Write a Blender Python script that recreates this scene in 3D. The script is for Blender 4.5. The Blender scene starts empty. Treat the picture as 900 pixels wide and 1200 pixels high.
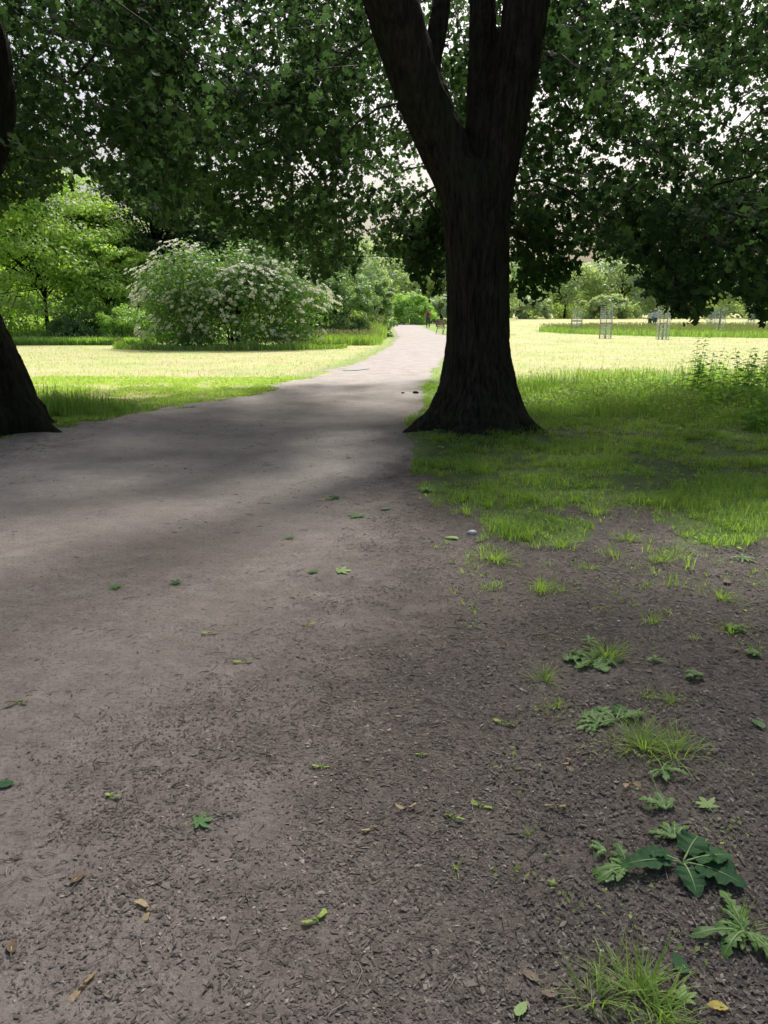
import bpy, math, random
import numpy as np
from mathutils import Vector

rng = np.random.default_rng(7)
random.seed(7)
C = bpy.context.scene.collection
PI = math.pi
CAM_H, PITCH, FPX = 1.5, math.radians(14.5), 906.0

# ------------------------------------------------------------------ geometry of the view (used to measure places from the photograph)
def G(u, v, z=0.0):
    a = (u-450)/FPX; b = (600-v)/FPX
    dy = math.cos(PITCH)+b*math.sin(PITCH); dz = -math.sin(PITCH)+b*math.cos(PITCH)
    t = (z-CAM_H)/dz
    return (a*t, dy*t)
def P(u, v, Y):
    a = (u-450)/FPX; b = (600-v)/FPX
    dy = math.cos(PITCH)+b*math.sin(PITCH); dz = -math.sin(PITCH)+b*math.cos(PITCH)
    t = Y/dy
    return (a*t, Y, CAM_H+dz*t)
def proj(p):
    x, y, z = p[..., 0], p[..., 1], p[..., 2]-CAM_H
    d = y*math.cos(PITCH)-z*math.sin(PITCH)
    up = y*math.sin(PITCH)+z*math.cos(PITCH)
    d = np.where(d < .05, .05, d)
    return 450+FPX*x/d, 600-FPX*up/d, d

# ------------------------------------------------------------------ noise
def _hash(ix, iy, seed):
    n = (ix.astype(np.int64)*374761393 + iy.astype(np.int64)*668265263 + seed*1442695041) & 0x7fffffff
    n = ((n ^ (n >> 13))*1274126177) & 0x7fffffff
    return ((n ^ (n >> 16)) & 0xffff)/65535.0
def vnoise(x, y, seed=0):
    x = np.asarray(x, float); y = np.asarray(y, float)
    ix = np.floor(x); iy = np.floor(y); fx = x-ix; fy = y-iy
    fx = fx*fx*(3-2*fx); fy = fy*fy*(3-2*fy)
    a = _hash(ix, iy, seed); b = _hash(ix+1, iy, seed); c = _hash(ix, iy+1, seed); d = _hash(ix+1, iy+1, seed)
    return (a*(1-fx)+b*fx)*(1-fy)+(c*(1-fx)+d*fx)*fy
def fbm(x, y, seed=0, octs=4):
    s = 0; a = 1; t = 0
    for o in range(octs):
        s = s+a*vnoise(np.asarray(x)*2**o, np.asarray(y)*2**o, seed+o*17); t += a; a *= .5
    return s/t
def sstep(a, b, x):
    t = np.clip((np.asarray(x, float)-a)/(b-a), 0, 1); return t*t*(3-2*t)

# ------------------------------------------------------------------ object helpers
def tag(o, label=None, cat=None, group=None, kind=None):
    if label: o['label'] = label
    if cat: o['category'] = cat
    if group: o['group'] = group
    if kind: o['kind'] = kind
    return o
def thing(name, label, cat, loc=(0, 0, 0), rz=0, group=None):
    o = bpy.data.objects.new(name, None); C.objects.link(o)
    o.location = loc; o.rotation_euler = (0, 0, rz); o.empty_display_size = .1
    return tag(o, label, cat, group)
def mesh(name, V, faces, mat=None, attrs=None, smooth=False):
    """V (N,3); faces a list of int arrays (each all quads or all tris); attrs: name -> per-vertex floats"""
    V = np.asarray(V, np.float32)
    faces = [np.asarray(f, np.int32) for f in faces if len(f)]
    me = bpy.data.meshes.new(name)
    me.vertices.add(len(V)); me.vertices.foreach_set('co', V.ravel())
    nl = sum(f.size for f in faces); nf = sum(len(f) for f in faces)
    me.loops.add(nl); me.polygons.add(nf)
    me.loops.foreach_set('vertex_index', np.concatenate([f.ravel() for f in faces]))
    tot = np.concatenate([np.full(len(f), f.shape[1], np.int32) for f in faces])
    me.polygons.foreach_set('loop_start', np.concatenate([[0], np.cumsum(tot)[:-1]]).astype(np.int32))
    if attrs:
        for k, a in attrs.items():
            at = me.attributes.new(k, 'FLOAT', 'POINT'); at.data.foreach_set('value', np.asarray(a, np.float32))
    if smooth: me.polygons.foreach_set('use_smooth', np.ones(nf, bool))
    me.update(calc_edges=True)
    if mat: me.materials.append(mat)
    return me
def link(name, me, parent=None, loc=(0, 0, 0)):
    o = bpy.data.objects.new(name, me); C.objects.link(o); o.location = loc
    if parent is not None: o.parent = parent
    return o
def copy_tree(o, parent=None):
    c = o.copy(); C.objects.link(c); c.parent = parent
    for ch in o.children: copy_tree(ch, c)
    return c

class MB:
    """collects pieces of geometry into one mesh"""
    def __init__(s): s.V = []; s.Q = []; s.T = []; s.A = []; s.n = 0
    def add(s, V, Q=None, T=None, tint=None):
        V = np.asarray(V, float).reshape(-1, 3)
        if Q is not None and len(Q): s.Q.append(np.asarray(Q, int)+s.n)
        if T is not None and len(T): s.T.append(np.asarray(T, int)+s.n)
        s.A.append(np.full(len(V), .5) if tint is None else np.broadcast_to(np.asarray(tint, float), (len(V),)))
        s.V.append(V); s.n += len(V)
    def box(s, c, h, rz=0, tint=None):
        x, y, z = h
        v = np.array([[-x,-y,-z],[x,-y,-z],[x,y,-z],[-x,y,-z],[-x,-y,z],[x,-y,z],[x,y,z],[-x,y,z]])
        cr, sr = math.cos(rz), math.sin(rz)
        v = v@np.array([[cr, sr, 0],[-sr, cr, 0],[0,0,1]])+np.array(c)
        s.add(v, [[0,3,2,1],[4,5,6,7],[0,1,5,4],[1,2,6,5],[2,3,7,6],[3,0,4,7]], tint=tint)
    def tubes(s, p0, p1, r0, r1, n=6, tint=None):
        p0 = np.asarray(p0, float).reshape(-1, 3); p1 = np.asarray(p1, float).reshape(-1, 3)
        r0 = np.broadcast_to(np.asarray(r0, float), len(p0)); r1 = np.broadcast_to(np.asarray(r1, float), len(p0))
        d = p1-p0; d /= np.linalg.norm(d, axis=1, keepdims=True)+1e-9
        ref = np.where(np.abs(d[:, 2:3]) > .9, [[1., 0, 0]], [[0, 0, 1.]])
        a = np.cross(d, ref); a /= np.linalg.norm(a, axis=1, keepdims=True); b = np.cross(d, a)
        t = np.arange(n)*2*PI/n
        ring = a[:, None]*np.cos(t)[None, :, None]+b[:, None]*np.sin(t)[None, :, None]
        V = np.concatenate([p0[:, None]+ring*r0[:, None, None], p1[:, None]+ring*r1[:, None, None]], 1)
        base = (np.arange(len(p0))*2*n)[:, None, None]
        k = np.arange(n); k2 = (k+1) % n
        q = np.stack([k, k+n, k2+n, k2], 1)[None]+base
        tt = None if tint is None else np.repeat(np.broadcast_to(tint, len(p0)), 2*n)
        s.add(V.reshape(-1, 3), q.reshape(-1, 4), tint=tt)
    def path(s, pts, rad, n=8, tint=None, cap=True):
        """one swept tube"""
        pts = np.asarray(pts, float); m = len(pts)
        rad = np.broadcast_to(np.asarray(rad, float), m)
        d = np.gradient(pts, axis=0); d /= np.linalg.norm(d, axis=1, keepdims=True)+1e-9
        a = np.cross(d[0], [0, 0, 1.] if abs(d[0][2]) < .9 else [1., 0, 0]); a /= np.linalg.norm(a)
        V = []; t = np.arange(n)*2*PI/n
        for i in range(m):
            a = a-d[i]*np.dot(a, d[i]); a /= np.linalg.norm(a); b = np.cross(d[i], a)
            V.append(pts[i]+rad[i]*(np.cos(t)[:, None]*a+np.sin(t)[:, None]*b))
        V = np.concatenate(V); k = np.arange(n); k2 = (k+1) % n
        Q = np.concatenate([np.stack([k+i*n, k2+i*n, k2+(i+1)*n, k+(i+1)*n], 1) for i in range(m-1)])
        T = []
        if cap:
            V = np.concatenate([V, pts[:1], pts[-1:]]); c0, c1 = m*n, m*n+1
            T = np.concatenate([np.stack([np.full(n, c0), k2, k], 1), np.stack([np.full(n, c1), k+(m-1)*n, k2+(m-1)*n], 1)])
        s.add(V, Q, T, tint)
    def scatter(s, tv, tq, tt, pos, R, sc, tint):
        tv = np.asarray(tv, float); N = len(pos); k = len(tv)
        sc = np.asarray(sc, float); sc = sc[:, None, None] if sc.ndim == 1 else sc[:, None, :]
        V = np.einsum('nij,nkj->nki', R, tv[None]*sc)+np.asarray(pos)[:, None]
        base = (np.arange(N)*k)[:, None, None]
        Q = (np.asarray(tq, int)[None]+base).reshape(-1, 4) if tq is not None and len(tq) else None
        T = (np.asarray(tt, int)[None]+base).reshape(-1, 3) if tt is not None and len(tt) else None
        s.add(V.reshape(-1, 3), Q, T, np.repeat(np.broadcast_to(tint, N), k))
    def arrays(s):
        V = np.concatenate(s.V); F = []
        if s.Q: F.append(np.concatenate(s.Q))
        if s.T: F.append(np.concatenate(s.T))
        return V, F, np.concatenate(s.A)
    def build(s, name, mat, parent=None, loc=(0, 0, 0), smooth=False):
        V, F, A = s.arrays()
        return link(name, mesh(name, V, F, mat, {'tint': A}, smooth), parent, loc)

def frames(nrm, spin):
    """rotation matrices (columns x, y, z) whose z is nrm, turned by spin"""
    z = nrm/(np.linalg.norm(nrm, axis=1, keepdims=True)+1e-9)
    ref = np.where(np.abs(z[:, 2:3]) > .95, [[1., 0, 0]], [[0, 0, 1.]])
    x = np.cross(ref, z); x /= np.linalg.norm(x, axis=1, keepdims=True)+1e-9
    y = np.cross(z, x); c = np.cos(spin)[:, None]; s_ = np.sin(spin)[:, None]
    return np.stack([x*c+y*s_, y*c-x*s_, z], 2)
def rnd_dirs(n):
    v = rng.normal(size=(n, 3)); return v/np.linalg.norm(v, axis=1, keepdims=True)

# leaf templates, about one unit across
def _maple():
    tip = [(90, .56), (90-50, .52), (90+50, .52), (90-103, .36), (90+103, .36)]
    notch = [(90-26, .36), (90+26, .36), (90-77, .34), (90+77, .34), (90-140, .25), (90+140, .25)]
    pol = lambda a, r, z: (r*math.cos(math.radians(a)), r*math.sin(math.radians(a)), z)
    v = [(0, 0, 0)]+[pol(a, r, -.1) for a, r in tip]+[pol(a, r, .03) for a, r in notch]
    # tips 1..5 notches 6..11
    q = [(0, 6, 1, 7), (0, 8, 2, 6), (0, 7, 3, 9), (0, 10, 4, 8), (0, 9, 5, 11)]
    return np.array(v), np.array(q)
MAPLE_V, MAPLE_Q = _maple()
OVAL_V = np.array([(0, -.5, -.05), (.27, -.05, .05), (0, .55, -.08), (-.27, -.05, .05), (0, 0, -.02)])
OVAL_T = np.array([(0, 1, 4), (1, 2, 4), (2, 3, 4), (3, 0, 4)])
CARD_V = np.array([(-.05, -.5, -.05), (.32, .02, .06), (.03, .5, -.05), (-.32, -.04, .04)])
CARD_Q = np.array([(0, 1, 2, 3)])

# ------------------------------------------------------------------ materials
class N:
    def __init__(s, name):
        s.m = bpy.data.materials.new(name); s.m.use_nodes = True
        s.t = s.m.node_tree; s.t.nodes.clear(); s.out = s.n('ShaderNodeOutputMaterial')
    def n(s, typ, ins=None, **kw):
        nd = s.t.nodes.new(typ)
        for k, v in kw.items(): setattr(nd, k, v)
        for k, v in (ins or {}).items():
            if isinstance(v, bpy.types.NodeSocket): s.t.links.new(v, nd.inputs[k])
            else: nd.inputs[k].default_value = v
        return nd
    def attr(s, name): return s.n('ShaderNodeAttribute', attribute_name=name).outputs['Fac']
    def pos(s): return s.n('ShaderNodeTexCoord').outputs['Object']
    def noise(s, scale, detail=4, rough=.6, vec=None, out=0):
        return s.n('ShaderNodeTexNoise', {'Scale': scale, 'Detail': detail, 'Roughness': rough, 'Vector': vec if vec is not None else s.pos()}).outputs[out]
    def ramp(s, fac, stops):
        r = s.n('ShaderNodeValToRGB', {'Fac': fac}); e = r.color_ramp.elements
        while len(e) < len(stops): e.new(.5)
        for i, (p, c) in enumerate(stops):
            e[i].position = p; e[i].color = (c if hasattr(c, '__len__') else (c, c, c))[:3]+(1,) if hasattr(c, '__len__') else (c, c, c, 1)
        return r.outputs[0]
    def mix(s, f, a, b, typ='MIX'):
        m = s.n('ShaderNodeMix', data_type='RGBA', blend_type=typ)
        for sock, v in ((m.inputs[0], f), (m.inputs[6], a), (m.inputs[7], b)):
            if isinstance(v, bpy.types.NodeSocket): s.t.links.new(v, sock)
            else: sock.default_value = v if not hasattr(v, '__len__') or len(v) == 4 else tuple(v)+(1,)
        return m.outputs[2]
    def math(s, op, a, b=0.0, clamp=False):
        m = s.n('ShaderNodeMath', {0: a, 1: b}, operation=op); m.use_clamp = clamp
        return m.outputs[0]
    def bump(s, h, strength, dist, nrm=None):
        d = {'Height': h, 'Strength': strength, 'Distance': dist}
        if nrm is not None: d['Normal'] = nrm
        return s.n('ShaderNodeBump', d).outputs[0]
    def finish(s, sh): s.t.links.new(sh, s.out.inputs['Surface']); return s.m

def col4(c): return tuple(c)+(1,)
def leaf_mat(name, a, b, transl=.45, tcol=None, rough=.5, spec=.25):
    m = N(name); t = m.attr('tint')
    col = m.mix(t, a, b)
    nz = m.noise(40, 2)
    col = m.mix(m.math('MULTIPLY', nz, .35), col, (a[0]*.4, a[1]*.4, a[2]*.4))
    tc = m.mix(t, tuple(min(1, x*y) for x, y in zip(a, (1.5, 1.7, .5))), tuple(min(1, x*y) for x, y in zip(b, (1.5, 1.6, .5)))) if tcol is None else m.mix(t, tcol[0], tcol[1])
    p = m.n('ShaderNodeBsdfPrincipled', {'Base Color': col, 'Roughness': rough, 'Specular IOR Level': spec})
    tr = m.n('ShaderNodeBsdfTranslucent', {'Color': tc})
    return m.finish(m.n('ShaderNodeMixShader', {0: transl, 1: p.outputs[0], 2: tr.outputs[0]}).outputs[0])
def plain_mat(name, a, b=None, scale=20, rough=.7, spec=.3, metal=0, bump=.2):
    m = N(name); b = b or tuple(x*.7 for x in a)
    nz = m.noise(scale, 4)
    p = m.n('ShaderNodeBsdfPrincipled', {'Base Color': m.mix(nz, a, b), 'Roughness': rough, 'Specular IOR Level': spec, 'Metallic': metal,
            'Normal': m.bump(nz, bump, .01)})
    return m.finish(p.outputs[0])

def ground_mat():
    m = N('earth_and_turf')
    pos = m.pos()
    dirt, lit, hay, lush, pale = (m.attr(k) for k in ('dirt', 'litter', 'hay', 'lush', 'pale'))
    big = m.noise(.9, 5, .6, pos); mid = m.noise(7, 5, .65, pos); fine = m.noise(55, 4, .7, pos); grain = m.noise(260, 3, .7, pos)
    # compacted earth
    c = m.ramp(big, [(.3, (.21, .178, .158)), (.5, (.255, .222, .20)), (.7, (.31, .275, .25))])
    c = m.mix(m.ramp(mid, [(.35, 0.0), (.7, .75)]), c, (.165, .138, .122))
    c = m.mix(m.ramp(fine, [(.5, 0.0), (.66, .75)]), c, (.105, .088, .08))
    c = m.mix(m.ramp(grain, [(.56, 0.0), (.72, .55)]), c, (.36, .32, .29))
    c = m.mix(m.ramp(grain, [(.28, .6), (.42, 0.0)]), c, (.07, .058, .052))
    # pale dry gravel further along the path, also painted lighter against canopy shade
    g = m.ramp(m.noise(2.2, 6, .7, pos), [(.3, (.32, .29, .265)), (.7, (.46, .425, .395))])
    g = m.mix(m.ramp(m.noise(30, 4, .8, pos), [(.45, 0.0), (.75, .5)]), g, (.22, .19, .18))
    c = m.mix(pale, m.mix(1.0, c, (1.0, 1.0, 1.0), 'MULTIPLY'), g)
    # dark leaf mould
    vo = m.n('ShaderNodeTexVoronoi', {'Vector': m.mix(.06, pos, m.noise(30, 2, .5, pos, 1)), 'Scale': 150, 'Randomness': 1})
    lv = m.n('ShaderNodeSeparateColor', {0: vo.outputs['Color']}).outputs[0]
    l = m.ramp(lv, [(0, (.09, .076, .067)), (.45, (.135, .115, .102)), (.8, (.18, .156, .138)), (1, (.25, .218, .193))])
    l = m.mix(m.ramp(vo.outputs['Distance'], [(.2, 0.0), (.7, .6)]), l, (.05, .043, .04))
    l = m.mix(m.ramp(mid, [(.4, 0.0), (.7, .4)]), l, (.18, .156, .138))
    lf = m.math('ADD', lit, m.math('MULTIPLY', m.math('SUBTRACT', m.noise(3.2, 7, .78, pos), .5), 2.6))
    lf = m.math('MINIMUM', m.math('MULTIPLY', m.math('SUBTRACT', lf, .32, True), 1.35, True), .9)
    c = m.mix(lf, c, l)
    # turf
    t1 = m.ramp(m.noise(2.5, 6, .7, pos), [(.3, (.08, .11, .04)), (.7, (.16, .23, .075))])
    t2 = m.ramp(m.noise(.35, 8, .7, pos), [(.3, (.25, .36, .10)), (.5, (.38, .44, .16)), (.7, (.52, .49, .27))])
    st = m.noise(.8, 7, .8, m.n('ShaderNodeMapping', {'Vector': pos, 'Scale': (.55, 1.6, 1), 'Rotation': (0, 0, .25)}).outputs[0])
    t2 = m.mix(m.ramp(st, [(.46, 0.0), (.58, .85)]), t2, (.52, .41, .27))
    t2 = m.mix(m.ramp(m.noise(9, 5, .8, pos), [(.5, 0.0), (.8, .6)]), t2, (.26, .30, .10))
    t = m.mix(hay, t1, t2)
    t = m.mix(lush, t, m.ramp(m.noise(1.5, 6, .7, pos), [(.3, (.12, .22, .045)), (.7, (.24, .34, .08))]))
    df = m.math('ADD', dirt, m.math('MULTIPLY', m.math('SUBTRACT', m.noise(12, 5, .75, pos), .5), .9))
    df = m.math('MULTIPLY', m.math('SUBTRACT', df, .3, True), 2.5, True)
    c = m.mix(df, t, c)
    h = m.math('ADD', m.math('MULTIPLY', fine, .6), m.math('MULTIPLY', grain, .35))
    h = m.math('ADD', h, m.math('MULTIPLY', m.math('MULTIPLY', lv, lf), .25))
    nr = m.bump(h, .6, .009, m.bump(mid, .5, .04))
    p = m.n('ShaderNodeBsdfPrincipled', {'Base Color': c, 'Roughness': .9, 'Specular IOR Level': .18, 'Normal': nr})
    return m.finish(p.outputs[0])

def bark_mat(name, a, b):
    m = N(name); pos = m.pos()
    mp = m.n('ShaderNodeMapping', {'Vector': pos, 'Scale': (1, 1, .14)}).outputs[0]
    w = m.noise(19, 7, .72, mp); f = m.noise(60, 5, .7, mp)
    c = m.ramp(w, [(.38, tuple(x*.35 for x in a)), (.5, a), (.68, b)])
    c = m.mix(m.ramp(m.noise(1.6, 4, .6, pos), [(.45, 0.0), (.7, .45)]), c, (.055, .08, .03))
    c = m.mix(m.ramp(f, [(.45, .0), (.7, .5)]), c, tuple(x*.4 for x in a))
    nr = m.bump(f, .5, .012, m.bump(w, 1.0, .06))
    return m.finish(m.n('ShaderNodeBsdfPrincipled', {'Base Color': c, 'Roughness': .9, 'Specular IOR Level': .15, 'Normal': nr}).outputs[0])

M_GROUND = ground_mat()
M_BARK = bark_mat('bark_grey_brown', (.055, .046, .035), (.105, .089, .068))
M_BARK2 = bark_mat('bark_dark', (.03, .025, .019), (.06, .05, .038))
M_TWIG = plain_mat('twig_bark', (.05, .042, .03), (.03, .025, .02), 30)
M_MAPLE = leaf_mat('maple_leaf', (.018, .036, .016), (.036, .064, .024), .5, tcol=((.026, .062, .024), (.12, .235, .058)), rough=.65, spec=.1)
M_LIGHTTREE = leaf_mat('pale_green_leaf', (.28, .43, .12), (.45, .60, .18), .38)
M_DARKTREE = leaf_mat('dark_leaf', (.05, .10, .04), (.11, .19, .065), .3)
M_ELDER = leaf_mat('elder_leaf', (.12, .225, .095), (.25, .39, .145), .3)
M_BLOSSOM = leaf_mat('elder_blossom', (.84, .85, .62), (.93, .93, .76), .45, tcol=((.88, .88, .72), (.92, .92, .8)))
M_SHRUB = leaf_mat('shrub_leaf', (.18, .29, .15), (.33, .47, .22), .3)
M_FAR = leaf_mat('hazed_far_leaf', (.42, .52, .33), (.58, .68, .43), .3)  # distance haze is put into the pale leaf colour
M_FARBLUE = leaf_mat('hazed_far_bluish_leaf', (.38, .47, .36), (.52, .62, .46), .3)  # bluish variant, haze likewise painted into the colour
M_BRIGHT = leaf_mat('bright_leaf', (.34, .52, .18), (.44, .62, .22), .35)
M_GRASS = leaf_mat('grass_blade', (.20, .34, .085), (.42, .56, .19), .48)
M_GRASS_PALE = leaf_mat('pale_grass_blade', (.25, .38, .10), (.50, .49, .25), .35)
M_GRASS_TALL = leaf_mat('tall_grass_blade', (.16, .29, .095), (.37, .52, .19), .35)
M_SEEDHEAD = leaf_mat('grass_seed_head', (.42, .42, .26), (.60, .56, .40), .35)
M_OVAL = leaf_mat('long_meadow_grass', (.25, .38, .15), (.40, .52, .24), .35)
M_WEED = leaf_mat('weed_leaf', (.09, .21, .06), (.20, .37, .10), .3, rough=.45)
M_NETTLE = leaf_mat('tall_weed_leaf', (.18, .33, .09), (.36, .54, .16), .45, rough=.7, spec=.1)
M_LITTER = leaf_mat('leaf_fragment', (.08, .068, .061), (.42, .37, .32), .02, rough=.8, spec=.25)
M_GRAVEL = plain_mat('gravel_stone', (.42, .38, .35), (.18, .16, .15), 90)

# ------------------------------------------------------------------ the lie of the land
PL = np.array([(-6.0, -2), (-5.0, 3), (-4.3, 7), (-4.12, 8.18), (-3.99, 9.19), (-3.68, 11.1), (-3.39, 12.3), (-2.65, 14.2), (-1.95, 17.9), (-.78, 24), (.39, 36.5), (.79, 49), (.85, 80), (.3, 100), (-1.4, 117), (-5.5, 140), (-8, 150)])
PR = np.array([(.5, -2), (.4, 3), (.30, 6), (.28, 8.44), (.3, 10.4), (.54, 12.3), (.82, 15.85), (1.45, 22.2), (2.4, 29), (4.0, 40), (4.6, 46), (4.1, 52.7), (3.82, 64.6), (4.2, 85), (3.2, 105), (1.2, 122), (-3.0, 140), (-6, 150)])
def xl(y): return np.interp(y, PL[:, 1], PL[:, 0])
def xr(y): return np.interp(y, PR[:, 1], PR[:, 0])
def hgt(x, y):
    x = np.asarray(x, float); y = np.asarray(y, float)
    h = (fbm(x*.5, y*.5, 3, 3)-.5)*.07+(fbm(x*2.2, y*2.2, 9, 3)-.5)*.028
    near = 1-sstep(16, 40, y)
    h = h*near+(fbm(x*7, y*7, 15, 3)-.5)*.012*(1-sstep(9, 12, y))
    h = h+.10*np.exp(-((x-1.17)**2+(y-9.9)**2)/1.3)+.10*np.exp(-((x+4.95)**2+(y-9.7)**2)/1.3)
    return h
LT = np.array([(-.45, 0), (-.46, 1.35), (-.53, 2.09), (-.6, 2.8), (-.45, 3.5), (-.3, 5.3), (-.2, 7.1), (.1, 8.5), (.3, 10)])
def zones(x, y):
    x = np.asarray(x, float); y = np.asarray(y, float)
    wob = (fbm(x*1.3, y*1.3, 21, 4)-.5)
    pa = sstep(xl(y)-.10, xl(y)+.10, x+wob*1.5+(fbm(x*4, y*4, 57, 3)-.5)*.55)*(1-sstep(xr(y)-.12, xr(y)+.12, x+wob*.5))
    pa = np.where(y > 24, sstep(xl(y)-.15, xl(y)+.15, x+wob*.5)*(1-sstep(xr(y)-.15, xr(y)+.15, x+wob*.5)), pa)
    side = (1-sstep(1.6, 2.1, np.abs(y-49.3)+wob))*sstep(3, 3.5, x)*(1-sstep(7.2, 7.8, x))
    pa = np.maximum(pa, side)
    # worn bare ground on the right, its grassy margin ragged
    near_ = sstep(3.6, 4.3, y); yb = np.interp(x, [.2, .5, .9, 1.3, 2.5, 4, 8], [7.4, 5.7, 4.8, 5.3, 5.3, 5.4, 5.6])
    gr = sstep(-.55, .55, (y-yb)*.55+(fbm(x*1.7, y*1.7, 33, 4)-.5)*4.2)
    gr = np.where((y > yb+2.6), 1-.55*sstep(.62, .72, fbm(x*.9, y*1.4, 37, 4))*(1-sstep(9.5, 11, y)), gr)
    right = sstep(.15, .35, x-np.interp(y, [0, 8, 9.2, 12], [0, 0, 0, .0])-np.where(y > 8.4, xr(y)-.3, 0)-wob*.3)
    grass = gr*right*near_
    left = (1-sstep(xl(y)-.1, xl(y)+.1, x+wob*1.5+(fbm(x*4, y*4, 57, 3)-.5)*.55))
    lg = np.where(y > 10, 1, sstep(-.4, .4, (y-9.6)+(fbm(x*2, y*2, 41, 4)-.5)*2.5+(-x-4.2)*.6))
    grass = np.maximum(grass, left*lg)
    dirt = 1-grass
    dirt = np.maximum(dirt*(y < 14), pa)
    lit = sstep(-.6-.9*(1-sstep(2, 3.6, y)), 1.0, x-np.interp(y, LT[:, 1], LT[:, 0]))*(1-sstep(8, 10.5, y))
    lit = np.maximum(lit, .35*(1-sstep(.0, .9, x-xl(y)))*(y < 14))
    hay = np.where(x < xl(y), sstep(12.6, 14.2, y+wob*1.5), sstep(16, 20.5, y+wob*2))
    lush = (1-sstep(.9, 1.5, np.hypot((x-27)/15.5, (y-60)/15)+wob*.2)*1)
    lush = np.where(np.hypot((x-29)/17, (y-62)/16.5)+wob*.12 < 1, 1.0, 0.0)
    lush = np.maximum(lush, .7*(1-sstep(.1, 1.1, xl(y)-x))*(y > 14)*(x < xl(y)+.1))
    lush = np.maximum(lush, .8*(1-sstep(.2, 1.8, x-xr(y)))*(y > 14)*(x > xr(y)-.1))
    lush = np.maximum(lush, .8*sstep(36.2, 37.6, y+wob*3)*(x < xl(y)-1))
    lush = np.maximum(lush, .8*sstep(52, 54, y)*(x > xr(y))*(x < 9))
    pale = .68*sstep(4.2, 8.2, y+wob*1.5)*(1-sstep(-.6, .8, x-np.interp(y, LT[:, 1], LT[:, 0]))*(1-sstep(9, 11, y)))+.32*sstep(11, 17, y+wob*3)  # nearer step lightens the path colour to even out the canopy shade
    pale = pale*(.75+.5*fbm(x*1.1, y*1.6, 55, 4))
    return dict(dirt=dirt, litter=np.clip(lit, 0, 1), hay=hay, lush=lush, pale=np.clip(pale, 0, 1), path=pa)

def axis(lo, hi, step, far_lo, far_hi, g=1.13):
    a = list(np.arange(lo, hi, step)); s = step
    x = a[-1]
    while x < far_hi: s *= g; x += s; a.append(x)
    s = step; x = lo; b = []
    while x > far_lo: s *= g; x -= s; b.append(x)
    return np.array(b[::-1]+a)
GX = axis(-5.6, 7.5, .05, -600, 600, 1.1); GY = axis(.6, 14, .05, -120, 700, 1.035)
XX, YY = np.meshgrid(GX, GY)
nx, ny = len(GX), len(GY)
ZZ = hgt(XX, YY)
Z = zones(XX, YY)
idx = np.arange(nx*ny).reshape(ny, nx)
quads = np.stack([idx[:-1, :-1], idx[:-1, 1:], idx[1:, 1:], idx[1:, :-1]], -1)
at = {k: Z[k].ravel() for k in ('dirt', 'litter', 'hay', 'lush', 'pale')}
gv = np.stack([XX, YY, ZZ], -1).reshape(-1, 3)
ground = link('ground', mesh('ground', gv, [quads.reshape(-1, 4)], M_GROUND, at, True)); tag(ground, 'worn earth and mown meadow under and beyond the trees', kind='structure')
# the path is a sheet of its own, 4 mm above
PX = axis(-6, 8, .06, -8, 9, 1.1); PY = axis(.6, 26, .07, -6, 150, 1.02)
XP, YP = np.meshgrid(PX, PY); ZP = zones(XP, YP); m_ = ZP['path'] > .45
idp = np.arange(XP.size).reshape(XP.shape)
keep = m_[:-1, :-1] & m_[:-1, 1:] & m_[1:, 1:] & m_[1:, :-1]
qp = np.stack([idp[:-1, :-1], idp[:-1, 1:], idp[1:, 1:], idp[1:, :-1]], -1)[keep]
used, inv = np.unique(qp, return_inverse=True)
pv = np.stack([XP, YP, hgt(XP, YP)+.004+.02*sstep(24, 60, YP)], -1).reshape(-1, 3)[used]
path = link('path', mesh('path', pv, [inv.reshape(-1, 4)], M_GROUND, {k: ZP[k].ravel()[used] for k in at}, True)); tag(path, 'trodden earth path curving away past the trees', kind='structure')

def cam_pts(n, y0, y1, pw=1.0, margin=1.15, x_lim=None):
    """random ground points in the wedge the photograph looks over, denser near"""
    t = rng.random(n)
    y = (y0**pw+t*(y1**pw-y0**pw))**(1/pw) if pw != 0 else y0*(y1/y0)**t
    hw = (y*1.03+.9)*.5*margin
    x = (rng.random(n)*2-1)*hw
    return x, y

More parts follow.
